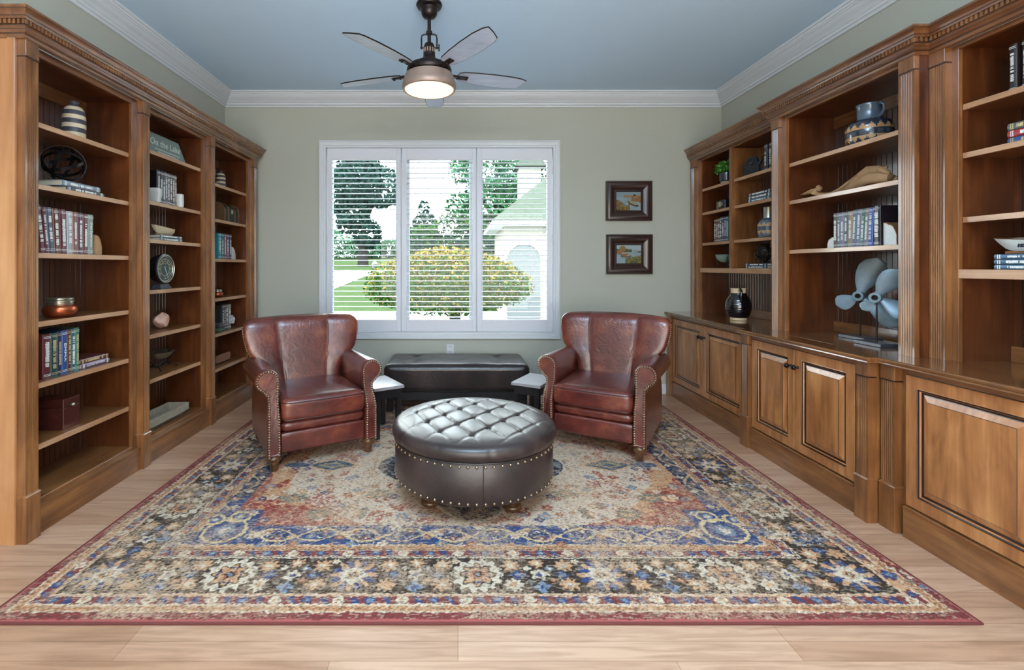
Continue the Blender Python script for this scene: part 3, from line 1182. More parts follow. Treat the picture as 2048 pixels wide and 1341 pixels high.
    # pendants
    for sx in (-1, 1):
        d = np.abs(X - sx * .90) / .155 + ay / .085
        put(inner & (d < 1.22), C(206, 160, 118))
        put(inner & (d < 1.0), C(60, 84, 104))
        put(inner & (d < .62), C(150, 138, 108))
        put(inner & (d < .34), C(66, 88, 110))
        d2 = (X - sx * 1.13) ** 2 / .09 ** 2 + Y ** 2 / .035 ** 2
        put(inner & (d2 < 1), C(72, 88, 112))
    # centre medallion
    th = np.arctan2(Y / .68, X / .60)
    rr = np.hypot(X / .60, Y / .68)
    rim = .72 + .28 * np.abs(np.cos(2 * th)) ** 3
    put(rr < rim + .035, cream)
    put(rr < rim, C(36, 46, 68))
    put((rr < rim) & (rr > rim - .10) & (vnoise(sh, 7, 21) > .55), C(128, 130, 130))
    for k in range(12):
        a = 2 * PI * k / 12
        floret(hx + .34 * math.cos(a), hy + .38 * math.sin(a), .05, [cream, lblue, rust][k % 3], blue, 6)
    star(hx, hy, .2)
    # wear: uneven fading and flecked pile
    wear = vnoise(sh, 60, 31) * .5 + vnoise(sh, 22, 32) * .3 + vnoise(sh, 6, 33) * .2
    fleck = vnoise(sh, 1.6, 34)
    wf = np.clip((wear - .42) * 2.4, 0, .7) * (fleck > .34)
    img = img * (1 - wf[..., None]) + C(190, 160, 132) * wf[..., None]
    # short yarn flecks running across the rug
    row = np.repeat(vnoise((sh[0], sh[1] // 3 + 2), 1.3, 41), 3, axis=1)[:, :sh[1]]
    row2 = np.repeat(vnoise((sh[0], sh[1] // 2 + 2), 1.2, 42), 2, axis=1)[:, :sh[1]]
    f1 = np.clip((row - .68) * 5, 0, .42)[..., None]
    f2 = np.clip((row2 - .68) * 5, 0, .60)[..., None]
    img = img * (1 - f1) + C(206, 184, 156) * f1
    img = img * (1 - f2) + C(74, 58, 50) * f2
    img *= (0.66 + .50 * vnoise(sh, 1.3, 35))[..., None]
    ed = (e < .012)
    img[ed] = C(158, 84, 78)
    return nx, ny, img


RX0, RY0, RW, RD, ST = -1.749, 1.738, 3.662, 2.743, .0040
nx, ny, img = paint_rug(RW, RD, ST)


def grid_mesh(name, nx, ny, co, img, mat_, parent=None, extra=None):
    idx = np.arange(nx * ny).reshape(ny, nx)
    quads = np.stack([idx[:-1, :-1], idx[:-1, 1:], idx[1:, 1:], idx[1:, :-1]], -1).reshape(-1, 4)
    me = bpy.data.meshes.new(name)
    me.vertices.add(nx * ny)
    me.vertices.foreach_set('co', co.reshape(-1).astype(np.float32))
    me.loops.add(quads.size)
    me.loops.foreach_set('vertex_index', quads.reshape(-1).astype(np.int32))
    me.polygons.add(len(quads))
    me.polygons.foreach_set('loop_start', (np.arange(len(quads)) * 4).astype(np.int32))
    me.update(calc_edges=True)
    a = me.color_attributes.new('paint', 'FLOAT_COLOR', 'POINT')
    rgba = np.ones((nx * ny, 4), np.float32)
    rgba[:, :3] = img.reshape(-1, 3)
    a.data.foreach_set('color', rgba.reshape(-1))
    me.materials.append(mat_)
    me.validate()
    o = bpy.data.objects.new(name, me)
    COL.objects.link(o)
    if parent:
        o.parent = parent
    return o


M['rug'] = attrmat('woven_wool', 0.95, 0.25)
rug = thing('area_rug', 'large worn oriental patterned rug in navy, tan, brown and red on the wooden floor', 'rug', (RX0 + RW / 2, RY0 + RD / 2, 0))
gx, gy = np.meshgrid(np.linspace(-RW / 2, RW / 2, nx), np.linspace(-RD / 2, RD / 2, ny))
ee = np.minimum(RW / 2 - np.abs(gx), RD / 2 - np.abs(gy))
gz = .011 - .008 * np.clip(1 - ee / .006, 0, 1) ** 2
grid_mesh('pile', nx, ny, np.stack([gx, gy, gz], -1), img, M['rug'], rug)
mb = MB()
x0, x1, y0, y1 = RX0 - .002, RX0 + RW + .002, RY0 - .002, RY0 + RD + .002
mb.tube([(x0, y0, .006), (x1, y0, .006), (x1, y1, .006), (x0, y1, .006)], .0055, 8, closed=True)
M['bind'] = plain('rose_binding', S(100, 50, 48), 0.9)
mb.build('binding', 'bind', rug, smooth=40)

# ------------------------------------------------------------------ armchairs


def armchair(label, loc, rz, group):
    R_ = thing('armchair', label, 'armchair', loc, rz, group)
    R_.scale = (.96, 1, .972)

    def fset(z):
        if z < .35:
            return 0.0
        t = min(1, (z - .35) / .13)
        return .065 * t * t * (3 - 2 * t)
    # seat base
    mb = MB()
    vs, fs = rbox_points(.288, .335, .071, .022, 10)
    mb.add([Vector((p.x, p.y + .352, p.z + .179)) for p, q in vs], fs)
    mb.build('front_panel', 'leather', R_, True, smooth=60)
    mb = MB()
    vs, fs = rbox_points(.289, .335, .037, .034, 10)
    mb.add([Vector((p.x, p.y + .344, p.z + .284)) for p, q in vs], fs)
    mb.build('seat_rail', 'leather', R_, True, smooth=60)
    # seat cushion
    mb = MB()
    vs, fs = rbox_points(.286, .300, .076, .040, 22)
    P = []
    for p, q in vs:
        cr = (1 - q[0] ** 2) * (1 - min(1, abs(q[1])) ** 2)
        z = p.z + (.030 * cr if p.z > 0 else -.004 * cr)
        y = p.y - .012 * (1 - q[0] ** 2) * (1 if q[1] < -.9 else 0)
        z += .003 * math.sin(p.x * 31 + p.y * 17) * cr
        P.append(Vector((p.x, y + .285, z + .393)))
    mb.add(P, fs)
    cu = mb.build('seat_cushion', 'leather', R_, True, smooth=60)
    for zz in (.445, .334):
        mb = MB()
        loop = []
        for k in range(64):
            a = 2 * PI * k / 64
            cx, cy = math.cos(a), math.sin(a)
            e_ = .16
            x = .285 * math.copysign(abs(cx) ** e_, cx)
            y = .299 * math.copysign(abs(cy) ** e_, cy)
            r_in = 0.0 if zz < .4 else 0
            loop.append((x, y + .285 - (.010 * (1 - (x / .286) ** 2) if y < -.2 else 0), zz))
        mb.tube(loop, .0042, 6, closed=True)
        mb.build('piping', 'piping', cu, True, smooth=60)
    # rolled arms
    for s in (-1, 1):
        cx, cz, cr = .363, .583, .078
        prof = [(.287, .108), (.374, .108), (.375, .20), (.375, .34), (.371, .40), (.366, .45), (.370, .49)]
        for k in range(0, 13):
            a = math.radians(-62 + (242 + 0) * k / 12)
            prof.append((cx + cr * math.cos(a), cz + cr * math.sin(a)))
        prof += [(.288, .54), (.290, .48), (.291, .42), (.290, .34), (.288, .2)]
        cen = (.333, .40)

        def ring(y, ins, setb=True):
            out = []
            for x, z in prof:
                if z > .5:
                    dx, dz = x - cx, z - cz
                    l = math.hypot(dx, dz)
                    xx, zz = x - dx / l * ins, z - dz / l * ins
                else:
                    xx = x - math.copysign(ins, x - .333)
                    zz = z + (ins if z < .12 else 0)
                out.append((s * xx, y + (fset(zz) if setb else 0), zz))
            return out
        back_y = .715
        rings = [ring(.000, .020), ring(.000, .012), ring(-.003, .009), ring(.002, .002), ring(.010, 0), ring(.05, 0)]
        for k in range(1, 9):
            t = k / 8
            rings.append([(p[0], .05 + fset(p[2]) * (1 - t) + (back_y - .05) * t, p[2] - (.012 * t if p[2] > .5 else 0)) for p in ring(0, 0, False)])
        mb = MB()
        mb.loft(rings)
        arm = mb.build('arm', 'leather', R_, True, smooth=50)
        # nail rows on the front edge of the arm, inner and outer
        pl = [(s * x, fset(z) - .002, z) for x, z in [((xx - (xx - cx) / math.hypot(xx - cx, zz - cz) * .013, zz - (zz - cz) / math.hypot(xx - cx, zz - cz) * .013) if zz > .5 else (xx - math.copysign(.012, xx - .333), zz)) for xx, zz in prof[1:] + [(.288, .108)]]]
        q = along(pl, .0165)
        mb = MB()
        nails(mb, q, [(0, -1, .15)] * len(q), .0084)
        mb.build('nail_trim', 'brass', arm, True, smooth=60)
    # back
    n = 176
    rings = []
    lv = [.36, .40, .45, .50, .55, .60, .64, .68, .72, .76, .80, .84, .865, .885, .900, .912, .922, .930, .936, .940]
    zt = .940
    for z in lv:
        hw = np.interp(z, [.36, .50, .60, .66, .72, .80, .87, 1], [.280, .285, .330, .405, .430, .448, .455, .455])
        rr = .085
        if z > zt - rr:
            t = (z - (zt - rr)) / rr
            hw -= rr * (1 - math.sqrt(max(0, 1 - t * t))) * 1.05
        yc = np.interp(z, [.36, .94], [.640, .735])
        ht = np.interp(z, [.36, .60, .80, .94], [.105, .095, .085, .075])
        if z > zt - .06:
            t = (z - (zt - .06)) / .06
            ht *= max(.12, math.sqrt(max(0, 1 - t * t)))
        ring_ = []
        for k in range(n):
            a = 2 * PI * k / n
            c, s_ = math.cos(a), math.sin(a)
            x = hw * math.copysign(abs(c) ** .42, c)
            yy = ht * math.copysign(abs(s_) ** .60, s_)
            y = yc + yy
            xr = abs(x) / hw
            y -= .055 * xr ** 3 * (1 if z > .55 else .5)
            if s_ < 0:
                xs = .155 + .045 * (z - .4) / .5
                y += .007 * math.exp(-((abs(x) - xs) / .007) ** 2)
                y -= .012 * max(0, 1 - (x / xs) ** 2) if abs(x) < xs else .012 * math.sin(PI * min(1, (abs(x) - xs) / (hw - xs + 1e-6))) * .8
                if z < .72:
                    y += .006 * math.sin(abs(x) * 95 + z * 10) * math.exp(-((abs(x) - .30) / .06) ** 2) * (.72 - z) * 4
            ring_.append((x, y, z + .010 * (1 - xr ** 2) * (z > .9)))
        rings.append(ring_)
    mb = MB()
    mb.loft(rings)
    bk = mb.build('backrest', 'leather', R_, True, smooth=60)
    # nail rows down both outer edges of the back
    for s in (-1, 1):
        mb = MB()
        for rw in (0, 1):
            pts = []
            for z in np.linspace(.66, .885, 24):
                i = np.searchsorted(lv, z)
                t = (z - lv[i - 1]) / (lv[i] - lv[i - 1])
                k = (n * 3 // 4) + s * (n // 4 - 3 - rw * 4)
                k %= n
                a, b_ = Vector(rings[i - 1][k]), Vector(rings[i][k])
                pts.append(a.lerp(b_, t))
            if rw == 0:
                q = along([tuple(p) for p in pts], .0165)
                nails(mb, q, [(s * .8, -.6, 0)] * len(q), .0080)
        mb.build('nail_trim', 'brass', bk, True, smooth=60)
    # seams
    for s in (-1, 1):
        pts = []
        for i, z in enumerate(lv[2:-3]):
            rg = rings[i + 2]
            xs = .155 + .045 * (z - .4) / .5
            best = min((p for p in rg[n // 2:]), key=lambda p: abs(p[0] - s * xs))
            pts.append((best[0], best[1] - .0005, best[2]))
        MB().tube(pts, .0022, 6, T=None).build('seam', 'piping', bk, True, smooth=60)
    # turned feet
    for x in (-.325, .325):
        for y in (.052, .70):
            mb = MB()
            mb.lathe([(.020, 0), (.024, .004), (.029, .048), (.031, .053), (.030, .057), (.037, .062), (.044, .072), (.046, .084), (.043, .096), (.036, .104), (.034, .112)], (x, y, .0), 24)
            mb.build('foot', 'legwood', R_, True, smooth=50)
    return R_


armchair('burgundy leather armchair with nailhead trim, the left one beside the bookcases', (-.875, 3.134, .012), 30.4, 'burgundy leather armchairs')
armchair('burgundy leather armchair with nailhead trim, the right one beside the base cabinets', (.922, 3.296, .012), -31.0, 'burgundy leather armchairs')

# ------------------------------------------------------------------ round tufted ottoman
OC = (.092, 2.785)
ot = thing('round_ottoman', 'round dark brown leather ottoman with button tufted top in the middle of the rug', 'ottoman', (OC[0], OC[1], .012))
mb = MB()
mb.lathe([(.40, .112), (.447, .112), (.455, .120), (.457, .20), (.456, .322), (.448, .330), (.3, .330)], n=96)
bd = mb.build('drum', 'leather_br', ot, True, smooth=50)
A0 = Vector((-.080 - OC[0], 2.796 - OC[1]))
U_, V_ = Vector((.093, .112)), Vector((.077, -.165))
tufts = []
for i in range(-8, 9):
    for j in range(-6, 7):
        p = A0 + U_ * i + V_ * j
        if p.length < .335:
            tufts.append(p)
det = U_.x * V_.y - U_.y * V_.x


def otop(x, y):
    d = Vector((x, y)) - A0
    i = (d.x * V_.y - d.y * V_.x) / det
    j = (U_.x * d.y - U_.y * d.x) / det
    r = math.hypot(x, y)
    fi, fj = abs((i + .5) % 1 - .5), abs((j + .5) % 1 - .5)   # distance to fold lines
    li, lj = fi * .150, fj * .135
    puff = .0080 * ((1 - math.exp(-li / .016)) + (1 - math.exp(-lj / .016)))
    t = math.hypot(fi * .15, fj * .16)
    dip = .010 * math.exp(-(t / .015) ** 2)
    k = 1 - max(0, min(1, (r - .30) / .09))
    crease = .003 * (math.exp(-(li / .006) ** 2) + math.exp(-(lj / .006) ** 2)) * max(0, 1 - max(0, r - .36) / .09)
    return (puff * k + .0160 * (1 - k)) - dip * k - crease


mb = MB()
n = 288
rings = []
side = [(.452, .331), (.462, .336), (.470, .350), (.474, .368), (.471, .386), (.464, .397), (.454, .405)]
for r, z in side:
    rg = []
    for k in range(n):
        a = 2 * PI * k / n
        c = otop(.43 * math.cos(a), .43 * math.sin(a))
        pl = (.0160 - c)
        rr = r - pl * 1.3 - .003 * math.exp(-(((a * 11 / (2 * PI)) % 1 - .5) / .05) ** 2)
        rg.append((rr * math.cos(a), rr * math.sin(a), z))
    rings.append(rg)
for r in np.concatenate([np.linspace(.440, .02, 62)]):
    rg = []
    for k in range(n):
        a = 2 * PI * k / n
        x, y = r * math.cos(a), r * math.sin(a)
        e_ = max(0, (r - .33) / .11)
        z = .410 + otop(x, y) - .015 * min(1, e_) ** 2 + .010 * (1 - (r / .44) ** 2)
        rg.append((x, y, z))
    rings.append(rg)
mb.loft(rings)
cu = mb.build('tufted_cushion', 'leather_br', ot, True, smooth=70)
for p in tufts:
    mb = MB()
    z = .408 + otop(p.x, p.y) + .010 * (1 - (p.length / .44) ** 2)
    mb.ball((p.x, p.y, z + .003), .0095, 14, 8, 0, .6)
    mb.build('button', 'leather_br', cu, True, smooth=60)
mb = MB()
mb.tube([(.458 * math.cos(2 * PI * k / 96), .458 * math.sin(2 * PI * k / 96), .329) for k in range(96)], .0045, 8, closed=True)
mb.build('welt', 'leather_bk', ot, True, smooth=60)
for z in (.312, .130):
    mb = MB()
    nn = 66
    ps = [(.457 * math.cos(2 * PI * (k + .5) / nn), .457 * math.sin(2 * PI * (k + .5) / nn), z) for k in range(nn)]
    nails(mb, ps, [(p[0], p[1], 0) for p in ps], .0082, 10)
    mb.build('nail_trim', 'brass', bd, True, smooth=60)
a = -1.50
mb = MB()
mb.tube([(.4585 * math.cos(a), .4585 * math.sin(a), z) for z in (.114, .2, .326)], .0022, 6)
mb.build('seam', 'leather_bk', bd, True)
for k in range(4):
    a = -.89 + PI / 2 * k
    mb = MB()
    mb.lathe([(.034, 0), (.044, .006), (.050, .018), (.046, .030), (.036, .036), (.040, .042), (.052, .058), (.056, .076), (.050, .094), (.040, .104), (.040, .113)], (.315 * math.cos(a), .315 * math.sin(a), 0), 28)
    mb.build('bun_foot', 'legwood', ot, True, smooth=50)

# ------------------------------------------------------------------ bench under the window
bn = thing('bench', 'long black leather bench ottoman with stitched tufts under the window', 'bench', (-.012, 4.52, .012))
mb = MB()
bx, by = .655, .300
vs, fs = rbox_points(bx, by, .125, .055, 34)
P = []
for p, q in vs:
    z = p.z
    if z > 0:
        dz = 0
        for tx in (-.39, 0, .39):
            for ty in (-.10, .13):
                d = math.hypot(p.x - tx, p.y - ty)
                dz -= .022 * math.exp(-(d / .030) ** 2) + .010 * math.exp(-(d / .09) ** 2)
            dz -= .006 * math.exp(-((p.x - tx) / .009) ** 2)
        z += dz * (1 if p.z > .06 else .4) + .014 * (1 - q[0] ** 2) * (1 - q[1] ** 2)
    y = p.y
    if y < -.2 or y > .2:
        for tx in (-.39, 0, .39):
            y -= math.copysign(.004 * math.exp(-((p.x - tx) / .007) ** 2), y)
    P.append(Vector((p.x, y, z + .300)))
mb.add(P, fs)
mb.build('cushion', 'leather_bk', bn, True, smooth=70)
mb = MB()
mb.box(-.63, .63, -.275, .275, .10, .178, 0, .006)
mb.build('rail', 'black', bn, True)
for x in (-.60, .60):
    for y in (-.245, .245):
        MB().box(x - .03, x + .03, y - .03, y + .03, 0, .10, 0, .004).build('leg', 'black', bn, True)

# ------------------------------------------------------------------ two small chairside tables
for lab, loc, rz, sx in (('small low black table with pale top between the left armchair and bench', (-.412, 3.652, .012), 31.2, -1), ('small low black table with pale top between the right armchair and bench', (.417, 3.742, .012), -31.2, 1)):
    r_ = thing('side_table', lab, 'table', loc, rz, 'low tables beside the armchairs')
    w, d = .245 * sx, .38
    M['ttop'] = M.get('ttop') or plain('grey_lacquer_top', S(150, 146, 150), 0.22, coat=0.6)
    MB().box(0, w, 0, d, .366, .390, 0, .003).build('table_top', ['ttop'], r_, True)
    MB().box(.018 * sx, w - .018 * sx, .018, d - .018, .300, .366, 0, .002).build('apron', 'black', r_, True)
    for x in (.036 * sx, w - .036 * sx):
        for y in (.036, d - .036):
            MB().box(x - .018, x + .018, y - .018, y + .018, 0, .302, 0, .002).build('leg', 'black', r_, True)

# ------------------------------------------------------------------ ceiling fan
FX, FY = -.194, 3.20
fan = thing('ceiling_fan', 'bronze ceiling fan with five grey wood blades and a lit round glass lamp', 'ceiling fan', (FX, FY, ZC))


def fl(prof, mat_, name, n=40, parent=fan, sm=40):
    mb = MB()
    mb.lathe([(r, z - ZC) for r, z in prof], (0, 0, 0), n)
    return mb.build(name, mat_, parent, True, smooth=sm)


fl([(.070, 3.0895), (.082, 3.086), (.088, 3.072), (.080, 3.058), (.058, 3.050), (.054, 3.030), (.052, 3.010), (.040, 2.992), (.022, 2.982), (.012, 2.978)], 'iron', 'canopy')
fl([(.012, 2.99), (.012, 2.90), (.020, 2.897), (.022, 2.886), (.020, 2.876), (.012, 2.872), (.012, 2.80)], 'iron', 'downrod')
mb = MB()
yk = [(-.052, 0, 2.778), (-.052, 0, 2.85), (-.049, 0, 2.868), (-.036, 0, 2.876), (0, 0, 2.877), (.036, 0, 2.876), (.049, 0, 2.868), (.052, 0, 2.85), (.052, 0, 2.778)]
mb.tube([(x, y, z - ZC) for x, y, z in yk], .0055, 10)
mb.tube([(-.060, 0, 2.786 - ZC), (.068, 0, 2.786 - ZC)], .0050, 10)
mb.tube([(.066, 0, 2.808 - ZC), (.066, 0, 2.764 - ZC)], .0045, 8)
mb.build('yoke', 'iron', fan, True, smooth=50)
hs = fl([(.008, 2.828), (.030, 2.812), (.038, 2.790), (.038, 2.782), (.033, 2.780), (.033, 2.752), (.040, 2.750), (.040, 2.735), (.042, 2.720), (.052, 2.706), (.078, 2.690), (.105, 2.676), (.120, 2.668), (.122, 2.660),
         (.142, 2.656), (.150, 2.640), (.152, 2.625), (.146, 2.612), (.130, 2.606), (.05, 2.60)], 'iron', 'motor_housing', 48)
mb = MB()
for k in range(14):
    a = 2 * PI * k / 14
    T = rot('Z', 360 * k / 14)
    mb.box(.034, .040, -.003, .003, 2.752 - ZC, 2.780 - ZC, 0, 0, T)
mb.build('vent_cage', 'ring', hs, True)
rg = fl([(.10, 2.604), (.158, 2.600), (.166, 2.585), (.174, 2.548), (.180, 2.540), (.181, 2.512), (.176, 2.500), (.166, 2.498), (.163, 2.506), (.12, 2.508)], 'ring', 'light_ring', 64)
fl([(.163, 2.507), (.158, 2.498), (.13, 2.488), (.08, 2.480), (.03, 2.477), (1e-5, 2.4765)], 'lens', 'glass_lens', 64)
for deg in (17.5, 89, 161, 233, 305):
    mb = MB()
    outl = [(.205, -.038), (.235, -.052), (.32, -.062), (.45, -.070), (.58, -.070), (.66, -.060), (.694, -.046), (.680, .0), (.655, .048), (.62, .060), (.52, .068), (.40, .066), (.30, .058), (.235, .048), (.205, .036)]
    T = rot('Z', deg) @ tr_(0, 0, 2.618 - ZC) @ rot('X', -11)
    mb.loft([[(x, y, 0.004) for x, y in outl], [(x, y, -.004) for x, y in outl]], 0, T=T)
    mb.tube([(x, y, 0) for x, y in outl], .0045, 6, 1, T=T, closed=True)
    bl = mb.build('blade', ['blade', 'iron'], fan, True)
    mb = MB()
    T2 = rot('Z', deg) @ tr_(0, 0, 2.618 - ZC)
    mb.box(.125, .20, -.016, .016, -.012, .002, 0, .003, T2)
    mb.box(.19, .275, -.020, .020, -.013, -.005, 0, .003, T2 @ rot('X', -11))
    mb.ball((.262, 0, -.012), .010, 10, 6, 0, 1, T2 @ rot('X', -11))
    mb.ball((.215, 0, -.012), .008, 10, 6, 0, 1, T2 @ rot('X', -11))
    mb.build('blade_iron', 'iron', bl, True, smooth=40)

# ------------------------------------------------------------------ two small paintings


def paint_boat(kind, nx=96, ny=80):
    x, y = np.meshgrid(np.linspace(0, 1, nx), np.linspace(0, 1, ny))
    sh = x.shape
    n1, n2, n3 = vnoise(sh, 4, 50 + kind), vnoise(sh, 12, 60 + kind), vnoise(sh, 2, 70 + kind)
    im = np.empty(sh + (3,))
    im[:] = C(150, 176, 186)
    im = im * (.85 + .3 * n2[..., None])
    if kind == 0:
        im[y > .80] = C(140, 164, 176)
        m = (y > .70) & (y < .80) & (x > .30)
        im[m] = C(176, 120, 58)
        im[(y > .74) & (np.hypot((x - .74) * 1.4, y - .78) < .09)] = C(70, 74, 40)
        m = (y < .62 + .15 * n1) & (y > .40 + .3 * (1 - x)) & (x > .62)
        im[m] = C(150, 104, 52)
        hull = (np.hypot((x - .68) / .22, (y - .36 + .55 * (x - .68)) / .12) < 1)
        im[hull] = C(44, 40, 34)
        hull2 = (np.hypot((x - .67) / .18, (y - .40 + .55 * (x - .68)) / .075) < 1)
        im[hull2] = C(176, 156, 118)
        g = (y < .40 + .30 * np.sin(x * 9 + 1) * .5 + .25 * (n3 - .4)) & (x < .55)
        im[g] = C(150, 112, 44)
        g = g & (n1 > .55)
        im[g] = C(70, 70, 30)
    else:
        im[y > .74] = C(176, 196, 204)
        m = (y > .62) & (y < .74 + .08 * n1) & (x < .62)
        im[m] = C(86, 84, 44)
        im[np.hypot((x - .24) * 1.2, y - .80) < .16] = C(150, 120, 58)
        m = (y < .72) & (y > .50) & (x < .25)
        im[m] = C(160, 104, 60)
        for cx, cy, sc in ((.38, .40, .22), (.30, .50, .15)):
            im[np.hypot((x - cx) / sc, (y - cy) / .075) < 1] = C(96, 66, 40)
            im[np.hypot((x - cx) / (sc * .8), (y - cy - .03) / .05) < 1] = C(186, 156, 110)
        im[np.hypot((x - .92) / .1, (y - .62) / .05) < 1] = C(110, 92, 66)
        g = (y < .22 + .22 * x + .2 * (n3 - .5)) & (x > .35)
        im[g] = C(140, 120, 50)
        im[g & (n1 > .5)] = C(60, 84, 40)
    return nx, ny, im


M['canvas'] = attrmat('oil_painting', 0.5)
for k, (x0, x1, z0, z1, lab) in enumerate(((1.520, 1.992, 1.783, 2.192, 'upper dark framed painting of a moored boat among reeds'), (1.524, 1.996, 1.236, 1.642, 'lower dark framed painting of boats on a river bank'))):
    r_ = thing('framed_painting', lab, 'painting', ((x0 + x1) / 2, YB, z0), group='pair of framed boat paintings')
    prof = [(0, 0), (0, .034), (.006, .040), (.014, .040), (.020, .034), (.034, .038), (.050, .036), (.075, .024), (.088, .018), (.094, .022), (.104, .022), (.108, .014), (.112, .008)]
    mb = MB()
    mb.loft([[(x0 + i, YB - d, z0 + i), (x1 - i, YB - d, z0 + i), (x1 - i, YB - d, z1 - i), (x0 + i, YB - d, z1 - i)] for i, d in prof], cap=(False, False))
    ins = .099
    w, h = x1 - x0 - 2 * ins, z1 - z0 - 2 * ins
    for i in range(int(w / .011)):
        for zz in (z0 + ins, z1 - ins):
            mb.ball((x0 + ins + (i + .5) * .011, YB - .022, zz), .004, 6, 4)
    for i in range(int(h / .011)):
        for xx in (x0 + ins, x1 - ins):
            mb.ball((xx, YB - .022, z0 + ins + (i + .5) * .011), .004, 6, 4)
    mb.build('frame', 'frame', r_, smooth=30)
    nx, ny, im = paint_boat(k)
    im = im * .6 + C(120, 116, 104) * .16
    gx, gy = np.meshgrid(np.linspace(x0 + .108, x1 - .108, nx), np.linspace(z0 + .108, z1 - .108, ny))
    off = wloc(r_)
    grid_mesh('canvas', nx, ny, np.stack([gx - off[0], gx * 0 - .010, gy - off[2]], -1), im, M['canvas'], r_)

# ------------------------------------------------------------------ books
_bm = {}


def bmat(rgb):
    if rgb not in _bm:
        _bm[rgb] = plain('book_cloth_%d_%d_%d' % rgb, S(*rgb), 0.32, noise=0.12, nscale=60, coat=0.25)
    return _bm[rgb]


def book(sd, label, group, yc, d_sp, zs, t, h, dep, rgb, mode='up', title=None, ink='foil', lean=0.0, dy=0.0, bands=True):
    """yc: centre along the wall, d_sp: how far the spine stands out from the wall, zs: height it rests at"""
    rz = 90 if sd is LS else -90
    X, Y = sd.X(d_sp), yc
    r_ = thing('book', label, 'book', (X, Y, zs), rz, group)
    if mode == 'up':
        lift = abs(math.sin(math.radians(lean))) * t / 2
        T = tr_(0, 0, lift) @ rot('Y', lean)
    else:
        T = Matrix(((0, 0, -1, h / 2), (0, 1, 0, 0), (1, 0, 0, t / 2 + .0002), (0, 0, 0, 1)))
    c = .0028
    mb = MB()
    # spine, slightly rounded, with two boards
    k = 7
    pr = []
    for i in range(k):
        a = PI * i / (k - 1)
        pr.append((-t / 2 * math.cos(a), .006 - .006 * math.sin(a)))
    inner = [(x * (1 - 2 * c / t), y + c) for x, y in pr][::-1]
    full = [(-t / 2, dep)] + pr + [(t / 2, dep), (t / 2 - c, dep)] + inner + [(-t / 2 + c, dep)]
    mb.loft([[(x, y, z) for x, y in full] for z in (0, h)], T=T)
    mb.build('cover', bmat(rgb), r_, True)
    mb = MB()
    mb.box(-t / 2 + c, t / 2 - c, .009, dep - .005, .004, h - .004, T=T)
    mb.build('pages', 'page', r_, True)
    mb = MB()
    rg = random.Random(label)
    if bands:
        for z in (h * .06, h * .09, h * .91, h * .94):
            mb.box(-t * .40, t * .40, -.0012, .004, z, z + .0022, T=T)
    if title:
        TT = T @ Matrix(((0, 1, 0, 0), (0, 0, -1, -.0008), (-1, 0, 0, h * .5), (0, 0, 0, 1)))
        text_mesh(title, t * .62, .0005, 0, TT, mb, width=h * (.62 if len(title) > 6 else .42))
    else:
        z = h * rg.uniform(.16, .24)
        end = h * rg.uniform(.76, .86)
        w = t * rg.uniform(.22, .30)
        while z < end:
            l = rg.uniform(.0035, .008)
            if rg.random() > .16:
                mb.box(-w * rg.uniform(.7, 1), w * rg.uniform(.7, 1), -.0012, .003, z, z + l * .72, T=T)
            z += l
    mb.build('spine_lettering', ink, r_, True)
    return r_


B1, B2 = 'books standing on the third left shelf', 'books standing on the fifth left shelf'
y = 2.436
data = [(.034, .246, (84, 30, 40), -7, 'burgundy book with white lettering, first from the left in the leaning third shelf row'),
        (.022, .242, (96, 44, 52), -6, 'thin dusty maroon book, second from the left in the leaning third shelf row'),
        (.034, .242, (66, 74, 92), -5, 'slate blue book with bold white lettering, third in the leaning third shelf row'),
        (.038, .240, (92, 48, 38), -3.5, 'brown red book with diagonal lettering, fourth in the third shelf row'),
        (.044, .240, (88, 30, 44), -2, 'thick burgundy book with pale lettering, fifth in the third shelf row'),
        (.038, .236, (150, 150, 152), -1, 'silver grey book with a framed title, sixth in the third shelf row'),
        (.034, .236, (120, 74, 66), -.5, 'maroon book with an orange label, seventh in the third shelf row'),
        (.036, .236, (78, 40, 60), 0, 'plum book, eighth in the third shelf row'),
        (.038, .234, (100, 46, 52), 0, 'red brown book, ninth in the third shelf row beside the pale green one'),
        (.040, .234, (130, 138, 130), 0, 'pale green book titled Great Expectations at the right end of the third shelf row')]
for t, h, rgb, lean, lab in data:
    book(LS, lab, B1, y + t / 2 + .001, .262, 1.3802, t - .001, h, .165, rgb, lean=lean, title='Great Expectations' if 'Great' in lab else None)
    y += t
y = 2.452
for t, h, rgb, lab, ti, ink in ((.050, .232, (92, 36, 38), 'thick maroon book at the left end of the fifth shelf row', None, 'foil'),
                                (.040, .234, (22, 66, 66), 'dark teal book, second in the fifth shelf row', None, 'gold'),
                                (.030, .236, (30, 40, 72), 'navy book with gold emblems, third in the fifth shelf row', None, 'gold'),
                                (.034, .238, (34, 70, 124), 'bright blue book titled Emma in the fifth shelf row', 'EMMA', 'foil'),
                                (.028, .240, (84, 46, 42), 'brown book with a gold bordered spine, fifth in the fifth shelf row', None, 'gold'),
                                (.027, .240, (44, 92, 100), 'blue green book, sixth in the fifth shelf row', None, 'foil'),
                                (.028, .242, (60, 112, 98), 'light green book at the right end of the fifth shelf row', None, 'gold')):
    book(LS, lab, B2, y + t / 2 + .001, .262, .7252, t - .0015, h, .165, rgb, title=ti, ink=ink)
    y += t
book(LS, 'purple book titled Little Women lying at the bottom of the two book pile', None, 2.812, .262, .7252, .028, .215, .15, (112, 84, 112), 'flat', 'LITTLE WOMEN')
book(LS, 'maroon book lying on top of the Little Women book', None, 2.806, .262, .7537, .027, .215, .15, (88, 44, 46), 'flat', None, 'gold')
book(LS, 'thick grey book lying flat under the black orbit sculpture', None, 2.700, .270, 1.7502, .032, .270, .19, (120, 128, 140), 'flat')
